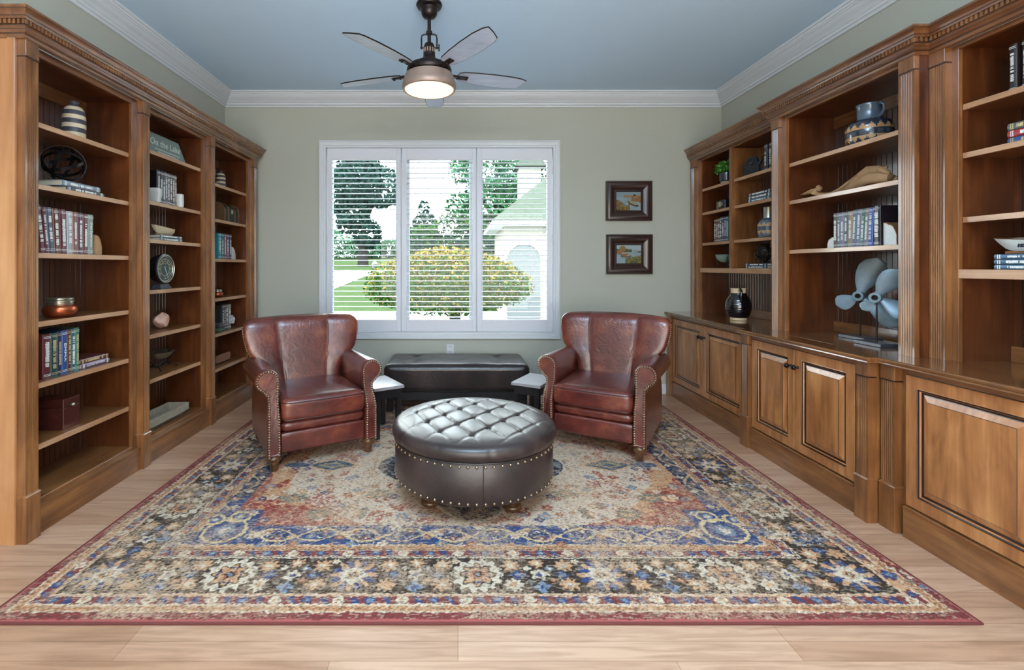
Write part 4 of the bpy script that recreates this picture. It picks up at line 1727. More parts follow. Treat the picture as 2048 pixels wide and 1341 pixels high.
book(LS, 'thin dark book with white title lying under the thick grey book', None, 2.715, .280, 1.7272, .022, .275, .19, (70, 74, 82), 'flat')
y = 3.386
for i, (t, rgb, lab) in enumerate(((.030, (26, 22, 24), 'black book at the left end of the white lettered row'), (.032, (40, 40, 44), 'charcoal book, second in the white lettered row'), (.030, (58, 46, 46), 'dark brown book, third in the white lettered row'),
                                   (.026, (90, 92, 98), 'plain grey book, fourth in the white lettered row'), (.028, (92, 76, 80), 'mauve grey book, fifth in the white lettered row'), (.032, (54, 62, 58), 'dark green book, sixth in the white lettered row'),
                                   (.028, (78, 44, 46), 'maroon book, seventh in the white lettered row'), (.028, (96, 100, 92), 'grey green book at the right end of the white lettered row'))):
    book(LS, lab, 'books between pale bookends on the second middle bay shelf', y + t / 2 + .001, .262, 1.7632, t - .001, .238, .16, rgb)
    y += t
book(LS, 'lower blue grey book lying under the small boat model', None, 3.545, .268, 1.5002, .021, .275, .17, (104, 118, 128), 'flat')
book(LS, 'upper blue grey book lying directly under the small boat model', None, 3.545, .268, 1.5215, .021, .272, .17, (92, 112, 122), 'flat')
y = 4.290
for t, rgb, lab in ((.060, (44, 128, 140), 'thick turquoise book at the left end of the far bay row'), (.042, (40, 100, 106), 'teal book, second in the far bay row'), (.050, (70, 74, 98), 'slate purple book, third in the far bay row'),
                    (.050, (104, 52, 56), 'red book, fourth in the far bay row'), (.055, (36, 50, 96), 'navy book at the right end of the far bay row')):
    book(LS, lab, 'books on the third far bay shelf', y + t / 2 + .001, .24, 1.3802, t - .002, .236, .15, rgb)
    y += t
y = 4.362
for t, rgb, lab in ((.034, (50, 50, 50), 'black book at the left end of the lower far bay row'), (.032, (70, 66, 62), 'grey brown book, second in the lower far bay row'), (.046, (66, 44, 44), 'dark maroon book, third in the lower far bay row'), (.062, (116, 116, 108), 'pale grey book at the right end of the lower far bay row')):
    book(LS, lab, 'books on the fifth far bay shelf', y + t / 2 + .001, .24, .7252, t - .002, .232, .15, rgb)
    y += t
# right wall books
y = 4.640
for i, (t, rgb, lab) in enumerate(((.040, (86, 34, 36), 'dark red book at the left end of the small cubby row'), (.034, (96, 50, 44), 'brick red book, second in the small cubby row'), (.032, (92, 62, 40), 'brown book, third in the small cubby row'),
                                   (.034, (34, 72, 78), 'teal book, fourth in the small cubby row'), (.040, (30, 46, 86), 'navy book, fifth in the small cubby row'), (.034, (40, 66, 112), 'blue book, sixth in the small cubby row'), (.034, (48, 82, 66), 'green book at the right end of the small cubby row, by the divider'))):
    book(RS, lab, 'books in the small cubby of the far hutch', y - t / 2, .22, 1.5472, t - .002, .225 + .008 * (i > 2), .15, rgb)
    y -= t
for yc, t, rgb, lab in ((3.862, .040, (36, 34, 38), 'black book with white label behind the cast iron plaque'), (3.805, .034, (34, 58, 54), 'dark green book by the fluted post, top right cubby'), (3.770, .03, (60, 60, 64), 'charcoal book nearest the fluted post, top right cubby')):
    book(RS, lab, 'books in the top right cubby of the far hutch', yc, .22, 2.0842, t, .22, .15, rgb)
for i, (rgb, lab) in enumerate((((58, 98, 128), 'blue book at the bottom of the three book pile in the far hutch'), ((92, 96, 106), 'grey book in the middle of the three book pile in the far hutch'), ((40, 52, 72), 'navy book on top of the three book pile in the far hutch'))):
    book(RS, lab, 'pile of three books in the far hutch', 3.90 - .004 * i, .25, 1.8512 + .0265 * i, .026, .290, .17, rgb, 'flat')
for i, (rgb, lab) in enumerate((((34, 74, 96), 'teal book at the bottom under the small black orbit sculpture'), ((30, 62, 92), 'blue book directly under the small black orbit sculpture'))):
    book(RS, lab, 'pair of books under the small orbit', 3.955, .24, 1.2972 + .0205 * i, .020, .29, .17, rgb, 'flat')
y = 3.076
for i, (t, rgb, lab) in enumerate(((.032, (84, 66, 62), 'brown ridged book at the left end of the agate bookend row'), (.026, (96, 112, 126), 'grey blue book, second in the agate bookend row'), (.026, (128, 116, 140), 'lilac book, third in the agate bookend row'), (.030, (88, 98, 96), 'grey green book, fourth in the agate bookend row'),
                                   (.030, (142, 124, 104), 'tan book, fifth in the agate bookend row'), (.028, (84, 104, 128), 'steel blue book, sixth in the agate bookend row'), (.032, (104, 112, 130), 'pale slate book, seventh in the agate bookend row'), (.026, (72, 104, 92), 'sea green book, eighth in the agate bookend row'),
                                   (.026, (124, 116, 120), 'warm grey book, ninth in the agate bookend row'), (.030, (52, 84, 158), 'bright blue book, tenth in the agate bookend row'))):
    book(RS, lab, 'books between the agate bookends in the middle hutch', y - t / 2, .29, 1.4302, t - .001, .224 + .004 * (i > 4), .15, rgb, lean=0 if i < 3 else min(3.2, .8 * (i - 2)))
    y -= t
book(RS, 'thick tall black book beside the larger agate bookend', None, 2.757, .29, 1.4302, .044, .235, .18, (36, 30, 36))
for yc, lab in ((2.150, 'slim black book with white title boxes, left of two on the top right shelf'), (2.100, 'slim black book with white title boxes, cut off at the right picture edge')):
    book(RS, lab, 'slim black books', yc, .21, 2.0972, .030, .220, .14, (44, 34, 34), ink='foil')
for i, (rgb, lab, ti) in enumerate((((44, 74, 120), 'blue book at the bottom of the pile near the right picture edge', None), ((156, 40, 46), 'red book in the middle of the pile near the right picture edge', None), ((84, 96, 94), 'grey green book on top of the pile near the right picture edge', None))):
    book(RS, lab, 'pile of three books at the right edge', 2.035, .22, 1.8622 + .0325 * i, .032, .25, .17, rgb, 'flat', ti, 'gold' if i != 1 else 'foil')
for i, lab in enumerate(('blue banded book at the bottom under the white model boat', 'blue banded book in the middle under the white model boat', 'blue banded book on top, directly under the white model boat')):
    book(RS, lab, 'pile of three blue books under the model boat', 2.050, .25, 1.2972 + .0235 * i, .0225, .275, .17, (70, 100, 126), 'flat')

# ------------------------------------------------------------------ vases, jars, jugs


def lobj(label, cat, name, loc, parts, group=None, n=40):
    r_ = thing(name, label, cat, loc, 0, group)
    for pn, mt, prof in parts:
        mb = MB()
        if callable(mt):
            pass
        mb.lathe(prof, (0, 0, 0), n)
        mb.build(pn, mt, r_, True, smooth=50)
    return r_


def striped_vase(label, loc, k, nb):
    r_ = thing('striped_vase', label, 'vase', loc, 0, 'striped vases')
    pr = [(.040, 0), (.050, .004), (.055, .02), (.057, .06), (.057, .12), (.055, .16), (.050, .182), (.040, .198), (.026, .208), (.022, .214), (.021, .222), (.024, .230), (.027, .234), (.020, .234), (.018, .22)]
    rr = []
    zs = np.linspace(0, .234, 80)
    a = np.array(pr[:-2])
    for z in zs:
        rr.append((float(np.interp(z, a[:, 1], a[:, 0])), float(z)))
    mb = MB()
    mb.lathe([(r * k, z * k) for r, z in rr], n=40, mi=lambda i, j: (1 if rr[i][1] > .205 or (rr[i][1] * nb / .200) % 1 < .5 else 0))
    mb.build('body', ['cream', 'charcoal'], r_, True, smooth=50)
    mb = MB()
    mb.lathe([(.0265 * k, .234 * k), (.020 * k, .235 * k), (.017 * k, .2 * k), (1e-5, .2 * k)], n=40)
    mb.build('mouth', 'charcoal', r_, True, smooth=50)


striped_vase('larger striped cream and charcoal vase on the top shelf of the nearest left bay', (-2.235, 2.765, 2.0365), 1.0, 4)
striped_vase('smaller striped cream and charcoal vase on the top shelf of the far left bay', (-2.25, 4.50, 2.0365), .78, 4)


def copper_pot(label, loc, k):
    r_ = thing('copper_pot', label, 'jar', loc, 0, 'copper jars with metal lids')
    mb = MB()
    mb.lathe([(q[0] * k, q[1] * k) for q in [(.050, 0), (.066, .005), (.077, .022), (.080, .038), (.077, .054), (.067, .064), (.060, .068)]], n=44)
    mb.build('bowl', 'copper', r_, True, smooth=50)
    mb = MB()
    mb.lathe([(q[0] * k, q[1] * k) for q in [(.060, .067), (.062, .072), (.062, .082), (.066, .085), (.066, .091), (.060, .094), (.058, .098), (.064, .101), (.064, .106), (.055, .109), (1e-5, .110)]], n=44)
    mb.build('lid', 'silver', r_, True, smooth=40)


copper_pot('wide copper jar with ridged metal lid in the nearest left bay', (-2.20, 2.625, 1.0345), .97)
copper_pot('small copper jar with metal lid in the far left bay', (-2.22, 4.385, 1.0345), .62)


def orbit(label, loc, r, seed):
    r_ = thing('orbit_sculpture', label, 'sculpture', loc, 0, 'black orbit sculptures')
    g = random.Random(seed)
    for k in range(5):
        T = tr_(0, 0, r * 1.0) @ rot('Z', g.uniform(0, 180)) @ rot('X', [90, 62, 118, 25, 150][k] + g.uniform(-8, 8))
        mb = MB()
        n = 56
        rr = r * (.985 - .02 * k)
        w = r * .085
        rings = []
        for q in range(n + 1):
            a = 2 * PI * q / n
            c, s_ = math.cos(a), math.sin(a)
            rings.append([(c * (rr + e), s_ * (rr + e), h) for e, h in ((-.0015, -w), (.0015, -w), (.0015, w), (-.0015, w))])
        mb.loft(rings, cap=(False, False), T=T)
        mb.build('ring', ['blackm', 'silver'][k == 3 and 0], r_, True, smooth=40)
    return r_


orbit('larger black metal orbit sculpture of crossed rings on the nearest left bay books', (-2.215, 2.665, 1.7830), .103, 3)
orbit('smaller black metal orbit sculpture of crossed rings on books in the far right hutch', (2.50, 3.865, 1.3385), .083, 8)

# wood and stone bookends


def slab_end(label, loc, rz, w, h, t, m1, m2, name='bookend', group=None):
    r_ = thing(name, label, 'bookend', loc, rz, group)
    g = random.Random(label)
    pts = [(0, 0)]
    for k in range(10):
        a = (PI / 2) * k / 9
        j = 1 + g.uniform(-.04, .04)
        pts.append((w * math.cos(a) ** .8 * j if k < 9 else 0, h * math.sin(a) ** .8 * (j if k else 0)))
    mb = MB()
    rings = [[(x, y, z) for x, z in pts] for y in (0, t)]
    mb.loft(rings)
    mb.build('slab', m1, r_, True)
    mb = MB()
    e = .004
    P = [Vector((x, 0, z)) for x, z in pts[1:]]
    mb.loft([[(p.x, y, p.z), (p.x + .003 + p.x * .02, y, p.z + .003)] for p in P for y in ()] or [[(p.x + o_, -.001, p.z + o_) for p in P] for o_ in (-.001, .003)] + [[(p.x + .003, t + .001, p.z + .003) for p in P]], closed=False, cap=(False, False))
    mb.build('rind', m2, r_, True)
    return r_


slab_end('round edged wood slice bookend beside the Great Expectations book', (-2.15, 2.816, 1.3805), 90, .050, .115, .06, 'drift', 'rind')
slab_end('pale stone bookend at the right of the far bay turquoise book row', (-2.17, 4.556, 1.3805), 90, .075, .115, .05, 'stone', 'stone')
slab_end('large agate bookend with brown bark rind in the middle hutch', (2.445, 2.730, 1.4305), -90, .085, .128, .11, 'stone', 'rind')
b_ = slab_end('small pale agate bookend at the left of the middle hutch books', (2.445, 3.080, 1.4305), 90, .055, .070, .11, 'stone', 'stone')
b_.location = (2.55, 3.081, 1.4305)
for yy, lab in ((3.362, 'left pale stone block bookend of the middle left bay row'), (3.643, 'right pale stone block bookend of the middle left bay row')):
    r_ = thing('stone_bookend', lab, 'bookend', (-2.16, yy, 1.7635), 0, 'pale block bookends')
    mb = MB()
    vs, fs = rbox_points(.05, .019, .052, .008, 5)
    g = random.Random(int(yy * 100))
    mb.add([p + Vector((g.uniform(-.0015, .0015), g.uniform(-.0015, .0015), .0535 + g.uniform(-.001, .001))) for p, q in vs], fs)
    mb.build('block', 'stone', r_, True, smooth=50)
    MB().box(-.05, .04, -.018, .018, 0, .0018).build('base_plate', 'slate', r_, True)

# dark ornament at the left end of the fifth shelf
r_ = thing('bookend', 'dark blue pictured bookend at the far left of the fifth shelf', 'bookend', (-2.165, 2.428, .7255))
MB().box(-.06, .01, -.012, .012, 0, .160, 0, .004).build('panel', 'navy', r_, True)
MB().lathe([(.018, 0), (.020, .003), (.010, .004), (1e-5, .004)], T=tr_(-.02, .012, .07) @ rot('X', -90), n=20).build('medallion', 'silver', r_, True)

# oxblood box
r_ = thing('wooden_box', 'small dark red wooden box with a metal clasp on the sixth left shelf', 'box', (-2.235, 2.644, .4185))
mb = MB().box(-.085, .085, -.056, .056, 0, .118, 0, .003)
mb.build('box_body', 'boxred', r_, True)
MB().box(-.086, .086, -.057, .057, .1195, .166, 0, .003).build('lid', 'boxred', r_, True)
mb = MB()
mb.ball((.092, .0, .126), .010, 14, 8)
mb.lathe([(.006, 0), (.006, .008)], T=tr_(.085, 0, .126) @ rot('Y', 90), n=12)
mb.build('clasp', 'silver', r_, True, smooth=50)

# lake sign
r_ = thing('lettered_sign', 'grey green board sign reading On the Lake, leaning on the middle left bay top shelf', 'sign', (-2.17, 3.57, 2.1125), 90)
T = rot('X', -12)
mb = MB()
q = [(-.235, 0), (.235, 0), (.175, .172), (-.262, .172)]
mb.loft([[(x, y, z) for x, z in q] for y in (0, .012)], T=T)
mb.build('board', 'sign', r_, True)
mb = MB()
TT = T @ tr_(-.015, -.001, .105) @ Matrix(((1, 0, 0, 0), (0, 0, -1, 0), (0, 1, 0, 0), (0, 0, 0, 1)))
text_mesh('On the Lake', .075, .0006, .35, TT, mb, width=.36)
for k, w in ((0, .30), (1, .24)):
    g = random.Random(k)
    x = -w / 2
    while x < w / 2:
        l = g.uniform(.008, .02)
        mb.box(x, x + l * .7, -.0012, .001, .052 - .020 * k, .058 - .020 * k, T=T)
        x += l
mb.build('sign_lettering', 'chalk', r_, True)


def model_boat(label, loc, rz, L_, Hh, B_, hull, keel, txt=None, cabin=True):
    r_ = thing('model_boat', label, 'model boat', loc, rz)
    rings = []
    for i in range(15):
        t = i / 14
        x = -L_ / 2 + L_ * t
        w = B_ / 2 * math.sin(PI * min(.98, .04 + t * .75)) ** .6
        zk = Hh * .35 * max(0, 1 - t / .25) ** 1.5 if t < .25 else 0
        sheer = Hh * (.72 + .28 * (1 - t) ** 1.6)
        xk = x + (L_ * .14 * (1 - t) ** 3)
        rings.append([(x, -w, sheer), (x * .5 + xk * .5, -w * .82, sheer * .55 + zk * .3), (xk, -w * .30, zk * .5 + .012), (xk, w * .30, zk * .5 + .012), (x * .5 + xk * .5, w * .82, sheer * .55 + zk * .3), (x, w, sheer)])
    mb = MB()
    mb.loft(rings, mi=lambda i, j: 0)
    mb.build('hull', hull, r_, True, smooth=40)
    mb = MB()
    mb.box(-L_ * .36, L_ * .46, -B_ * .10, B_ * .10, 0, .013, 0, .002)
    mb.build('keel', keel, r_, True)
    mb = MB()
    for s_ in (-1, 1):
        mb.tube([(p[0][0], s_ * abs(p[0][1]), p[0][2] + .001) for p in rings], .0022, 6)
    mb.build('rub_rail', 'legwood', r_, True)
    if cabin:
        mb = MB()
        mb.box(-L_ * .30, L_ * .02, -B_ * .25, B_ * .25, Hh * .74, Hh * .98, 0, .003)
        mb.build('cabin', 'legwood', r_, True)
    if txt:
        mb = MB()
        k = 5
        w = abs(rings[k][1][1]) + .005
        TT = tr_(-.01, -w - .004, Hh * .46) @ rot('X', -14) @ Matrix(((1, 0, 0, 0), (0, 0, -1, 0), (0, 1, 0, 0), (0, 0, 0, 1)))
        text_mesh(txt, Hh * .30, .003, 0, TT, mb)
        mb.build('hull_number', 'navy', r_, True)


model_boat('white model boat numbered 1820 on three blue books at the right edge', (2.51, 2.065, 1.3680), -90, .30, .075, .09, plain('white_hull', S(206, 214, 214), .4), 'rind', '1820')
model_boat('small cream model boat on two books in the middle left bay', (-2.20, 3.535, 1.5435), 90, .22, .072, .08, 'cream', 'drift')

# dial clock
r_ = thing('dial_clock', 'round black dial clock on a stepped stand in the middle left bay', 'clock', (-2.185, 3.51, 1.1495), 90)
mb = MB()
Tc = tr_(0, -.01, .146) @ rot('X', 90)
mb.lathe([(.06, -.070), (.092, -.060), (.103, -.030), (.106, 0), (.112, .006), (.112, .014), (.104, .018), (.0965, .018), (.0965, .008)], T=Tc, n=56)
mb.build('case', 'black', r_, True, smooth=40)
mb = MB()
mb.lathe([(.103, .017), (.102, .021), (.098, .021), (.096, .017), (.103, .017)], T=Tc, n=56)
mb.lathe([(.0945, .0105), (.093, .0135), (.0905, .0135), (.089, .0105), (.0945, .0105)], T=Tc, n=56)
mb.build('bezel', 'silver', r_, True, smooth=40)
mb = MB()
mb.lathe([(.0955, .006), (.095, .010), (1e-5, .010)], T=Tc, n=56)
dl = mb.build('dial', 'dial', r_, True)
mb = MB()
for k in range(48):
    a = 2 * PI * k / 48
    if 230 < math.degrees(a) < 262:
        continue
    w, l = (.0045, .018) if k % 4 == 0 else (.002, .010)
    mb.box(.078 - l, .078, -w / 2, w / 2, .0101, .0112, T=Tc @ rot('Z', math.degrees(a)))
mb.lathe([(.054, .0101), (.054, .0114), (.0515, .0114), (.0515, .0101), (.054, .0101)], T=Tc, n=56)
for r2 in (.018, .05):
    mb.box(-r2 * .6, r2 * .6, r2 * .7, r2 * .7 + .003, .0101, .0112, T=Tc)
mb.build('dial_marks', 'gold', dl, True)
mb = MB()
mb.box(-.012, .052, -.0022, .0022, .0114, .0128, T=Tc @ rot('Z', -62))
mb.build('pointer', 'chalk', dl, True)
mb = MB()
mb.box(-.066, .066, -.030, .045, 0, .013, 0, .002)
mb.box(-.060, .060, -.026, .040, .013, .019, 0, .001)
mb.box(-.052, .052, -.022, .036, .019, .034, 0, .002)
mb.build('stand', 'slate', r_, True)

# pink crystal
r_ = thing('crystal_rock', 'rough pink salt crystal on the fifth shelf of the middle left bay', 'crystal', (-2.25, 3.60, .8435))
bm = bmesh.new()
bmesh.ops.create_icosphere(bm, subdivisions=3, radius=.062)
g = random.Random(4)
pl = [(Vector((g.gauss(0, 1), g.gauss(0, 1), g.gauss(0, 1))).normalized(), g.uniform(.044, .058)) for _ in range(22)]
for v in bm.verts:
    for nr, dd in pl:
        s_ = v.co.dot(nr)
        if s_ > dd:
            v.co -= nr * (s_ - dd)
zmin = min(v.co.z for v in bm.verts)
bm.verts.index_update()
mb = MB()
mb.add([(v.co.x * .9, v.co.y, (v.co.z - zmin) * 1.12) for v in bm.verts], [[v.index for v in f.verts] for f in bm.faces])
bm.free()
tagme = mb.build('crystal', 'salt', r_, True)

# silver footed dish
r_ = thing('footed_dish', 'silver shell dish on curled wrought feet in the middle left bay', 'dish', (-2.25, 3.60, .5375), 90)
mb = MB()
rings = []
for i, (r, z) in enumerate([(.006, .078), (.035, .080), (.062, .092), (.085, .118), (.095, .130), (.090, .130), (.060, .100), (.006, .090)]):
    rings.append([(r * 1.25 * math.cos(a) * (1 + .05 * math.cos(9 * a)), r * .8 * math.sin(a) * (1 + .05 * math.cos(9 * a)), z) for a in [2 * PI * k / 72 for k in range(72)]])
mb.loft(rings)
mb.build('dish_bowl', 'silver', r_, True, smooth=60)
for sx in (-1, 1):
    mb = MB()
    mb.tube([(sx * .085, 0, .115), (sx * .12, 0, .130), (sx * .150, 0, .118), (sx * .148, 0, .085), (sx * .115, 0, .066), (sx * .090, 0, .045), (sx * .085, 0, .030)], .0042, 8)
    mb.build('handle', 'blackm', r_, True, smooth=60)
    for sy in (-1, 1):
        mb = MB()
        mb.tube([(sx * .085, 0, .034), (sx * .080, sy * .030, .030), (sx * .092, sy * .050, .012), (sx * .105, sy * .060, .005)], .004, 8)
        mb.ball((sx * .106, sy * .061, .0055), .0060, 8, 6)
        mb.build('foot', 'blackm', r_, True, smooth=60)
mb = MB()
mb.tube([(-.085, 0, .030), (-.04, 0, .016), (.04, 0, .016), (.085, 0, .030)], .004, 8)
mb.tube([(0, -.04, .080), (-.05, -.045, .060), (-.085, 0, .034)], .0035, 8)
mb.build('cradle', 'blackm', r_, True, smooth=60)

# weathered tray
r_ = thing('wooden_tray', 'weathered grey wooden tray on the bottom of the middle left bay', 'tray', (-2.21, 3.50, .1655))
mb = MB()
w, l = .085, .262
mb.box(-w, w, -l, l, .012, .022)
for a, b_, c, d in ((-w, -w + .012, -l, l), (w - .012, w, -l, l), (-w, w, -l, -l + .012), (-w, w, l - .012, l)):
    mb.box(a, b_, c, d, .012, .075, 0, .002)
mb.build('tray_body', 'tray', r_, True)
for sx in (-1, 1):
    for sy in (-1, 1):
        MB().lathe([(.006, 0), (.009, .006), (.006, .0125)], (sx * .07, sy * .17, 0), 12).build('foot', 'silver', r_, True, smooth=50)

# metal chest
r_ = thing('domed_chest', 'small dark domed metal chest on the second shelf of the far left bay', 'chest', (-2.24, 4.555, 1.7275))
mb = MB()
pr = [(-.07, 0), (.07, 0), (.07, .11)] + [(.07 * math.cos(PI * k / 10), .11 + .075 * math.sin(PI * k / 10)) for k in range(1, 10)] + [(-.07, .11)]
mb.loft([[(x, y, z) for x, z in pr] for y in (-.14, .14)])
mb.build('chest_body', plain('dark_teal_metal', S(38, 56, 60), .4, metal=.4, noise=.3, nscale=30), r_, True)
for yy in (-.14, -.065, .065, .14):
    mb = MB()
    mb.loft([[(x * 1.05, y, z * 1.02 + .001 * (z > 0)) for x, z in pr] for y in (yy - .010, yy + .010)])
    mb.build('strap', plain('brown_strap', S(120, 90, 62), .4, metal=.3, noise=.3), r_, True)
MB().box(.070, .078, -.018, .018, .085, .130, 0, .003).build('latch', 'silver', r_, True)

# figurine and green case beside the lower far books
r_ = thing('shell_figurine', 'small pale shell figurine right of the lower far bay books', 'figurine', (-2.22, 4.635, .7255))
mb = MB()
mb.box(-.03, .03, -.045, .045, 0, .012, 0, .002)
mb.build('base_plate', 'boxred', r_, True)
for k in range(5):
    mb = MB()
    mb.ball((.010, -.035 + .018 * k, .05 + .022 * (k % 3)), .018 + .003 * (k % 2), 14, 10, 0, 1.2)
    mb.build('shell', 'stone', r_, True, smooth=60)
MB().box(-.035, -.030, -.045, .05, .012, .165, 0, .001).build('back_plate', 'boxred', r_, True)
r_ = thing('green_case', 'small green and grey case at the left of the lower far bay books', 'box', (-2.19, 4.312, .7255))
MB().box(-.05, .05, -.045, .045, 0, .030, 0, .003).build('case_base', plain('mossy_green', S(66, 92, 78), .5), r_, True)
MB().box(-.045, .045, -.040, .040, .0305, .075, 0, .006).build('case_lid', 'slate', r_, True)

r_ = thing('wooden_plaque', 'long plain wooden block plaque on the sixth far bay shelf', 'plaque', (-2.20, 4.44, .4285))
MB().box(-.012, .012, -.125, .125, 0, .066, 0, .002).build('block', plain('pinkish_wood', S(142, 100, 78), .5, noise=.15), r_, True)

# ------------------------------------------------------------------ right wall objects
# potted plant
r_ = thing('potted_plant', 'bushy green plant in a blue glazed pot, top left cubby of far hutch', 'potted plant', (2.53, 4.475, 2.0885))
mb = MB()
mb.lathe([(.046, 0), (.050, .002), (.050, .022), (.050, .024)], n=32)
mb.build('pot_base', 'tray', r_, True)
mb = MB()
mb.lathe([(.050, .024), (.060, .032), (.062, .060), (.062, .102), (.057, .102), (.056, .090), (1e-5, .090)], n=36)
mb.build('pot', 'navy', r_, True, smooth=40)
mb = MB()
g = random.Random(9)
for k in range(520):
    a, b_ = g.uniform(0, 2 * PI), g.uniform(-.25, 1)
    rr = g.uniform(.55, 1) ** .6
    px_, py_, pz_ = .105 * rr * math.cos(a) * math.sqrt(1 - max(0, b_) ** 2 * .8), .115 * rr * math.sin(a) * math.sqrt(1 - max(0, b_) ** 2 * .8), .135 + .085 * b_ * rr
    T = tr_(px_, py_, pz_) @ rot('Z', g.uniform(0, 360)) @ rot('X', g.uniform(-70, 70))
    s_ = g.uniform(.008, .014)
    mb.add([(0, -s_, 0), (s_ * .7, -s_ * .2, .002), (s_ * .45, s_ * .8, 0), (-s_ * .45, s_ * .8, 0), (-s_ * .7, -s_ * .2, .002)], [(0, 1, 2, 3, 4)], g.choice([0, 0, 1]), T)
for k in range(26):
    a = g.uniform(0, 2 * PI)
    mb.tube([(0, 0, .088), (.04 * math.cos(a), .04 * math.sin(a), .13), (.09 * math.cos(a), .09 * math.sin(a), .14 + g.uniform(0, .05))], .0012, 4, 0)
mb.build('foliage', ['leaf', plain('light_leaf', S(116, 182, 80), .5)], r_, True, recalc=False)

# black vintage radio / camera box
r_ = thing('vintage_camera', 'small black vintage camera case in the second left cubby of the far hutch', 'camera', (2.52, 4.495, 1.8515))
MB().box(-.04, .04, -.075, .075, 0, .092, 0, .012, seg=3).build('camera_body', 'black', r_, True, smooth=40)
mb = MB()
mb.lathe([(.026, 0), (.026, .012), (.020, .014), (.018, .006), (1e-5, .006)], T=tr_(-.04, -.02, .046) @ rot('Y', -90), n=24)
mb.build('lens_ring', 'silver', r_, True, smooth=40)
mb = MB()
for k in range(6):
    mb.box(-.0418, -.040, .02, .062, .018 + .010 * k, .022 + .010 * k)
mb.build('trim_bars', 'silver', r_, True)

# glass bowl on legs
r_ = thing('glass_bowl', 'small green glass bowl on three legs in the far hutch lower left cubby', 'bowl', (2.52, 4.50, 1.2975))
mb = MB()
mb.lathe([(1e-5, .052), (.030, .056), (.055, .076), (.068, .100), (.074, .124), (.078, .128), (.072, .128), (.062, .104), (.048, .082), (.02, .066), (1e-5, .064)], n=36)
mb.build('bowl', 'glassy', r_, True, smooth=60)
for k in range(3):
    a = 2 * PI * k / 3 + .4
    mb = MB()
    mb.tube([(.070 * math.cos(a), .070 * math.sin(a), .108), (.060 * math.cos(a), .060 * math.sin(a), .06), (.052 * math.cos(a), .052 * math.sin(a), .03), (.066 * math.cos(a), .066 * math.sin(a), .004)], .0035, 8)
    mb.build('leg', 'blackm', r_, True, smooth=60)

# cast iron plaque
r_ = thing('cast_iron_plaque', 'dark cast iron arched plaque standing in the top right cubby of the far hutch', 'plaque', (2.49, 4.03, 2.0845), -82)
pts = [(-.085, 0), (.085, 0), (.078, .07), (.115, .115), (.085, .105), (.065, .100)] + [(.066 * math.cos(a), .100 + .062 * math.sin(a)) for a in np.linspace(.1, PI - .1, 12)] + [(-.085, .105), (-.115, .112), (-.09, .09), (-.078, .07)]
mb = MB()
mb.loft([[(x, y, z) for x, z in pts] for y in (0, .018)])
mb.build('plaque_body', 'cast', r_, True)
mb = MB()
mb.tube([(.050 * math.cos(a), -.002, .100 + .046 * math.sin(a)) for a in np.linspace(-.2, PI + .2, 16)], .004, 6)
mb.ball((0, -.002, .105), .022, 16, 8, 0, .8)
for k in range(9):
    mb.box(-.070 + .0165 * k, -.060 + .0165 * k, -.003, .001, .018, .036)
    mb.box(-.070 + .0165 * k, -.063 + .0165 * k, -.003, .001, .046, .056)
mb.build('relief', 'cast', r_, True)
MB().box(-.07, .07, .018, .06, 0, .012, 0, .002).build('foot', 'cast', r_, True)
r_ = thing('finial_ornament', 'small dark finial ornament with copper tip behind the cast iron plaque', 'ornament', (2.60, 3.985, 2.0845))
mb = MB()
mb.lathe([(.04, 0), (.042, .01), (.03, .02), (.012, .04), (.012, .10), (.028, .13), (.030, .15), (.014, .17), (.010, .18)], n=24)
mb.build('stem', 'blackm', r_, True, smooth=50)
mb = MB()
mb.lathe([(.010, .180), (.014, .192), (.010, .206), (1e-5, .216)], n=24)
mb.build('tip', 'copper', r_, True, smooth=50)

# patterned vase (tall) and patterned pitcher


def pattern_mi(rr, z0, z1, n, nz):
    """zigzag and band pattern by face"""
    def mi(i, j):
        z = (rr[i][1] + rr[i + 1][1]) / 2
        t = (z - z0) / (z1 - z0)
        if t < 0 or t > 1:
            return 0
        ph = abs(((j / n * nz) % 1) - .5) * 2
        if t > .72:
            return 1 if (t - .72) / .28 < ph else 0
        if t > .66:
            return 1
        if t > .34:
            return 2 if (ph > .35 and .40 < t < .60) else 0
        if t > .30:
            return 1
        return 1 if (.30 - t) / .30 < ph else 0
    return mi


def pvase(label, name, cat, loc, prof, z0, z1, nz, mats, neck, handle=None, group=None):
    r_ = thing(name, label, cat, loc, 0, group)
    a = np.array(prof)
    s_ = np.concatenate([[0], np.cumsum(np.hypot(np.diff(a[:, 0]), np.diff(a[:, 1])))])
    ss = np.linspace(0, s_[-1], 90)
    rr = [(float(np.interp(q, s_, a[:, 0])), float(np.interp(q, s_, a[:, 1]))) for q in ss]
    mb = MB()
    n = 96
    mb.lathe(rr, n=n, mi=pattern_mi(rr, z0, z1, n, nz))
    mb.build('body', mats, r_, True, smooth=60)
    mb = MB()
    mb.lathe(neck, n=48)
    mb.build('neck', 'bluegl' if handle else 'silver', r_, True, smooth=50)
    if handle:
        mb = MB()
        mb.tube(*handle, 10)
        mb.build('handle', 'bluegl', r_, True, smooth=60)
    return r_


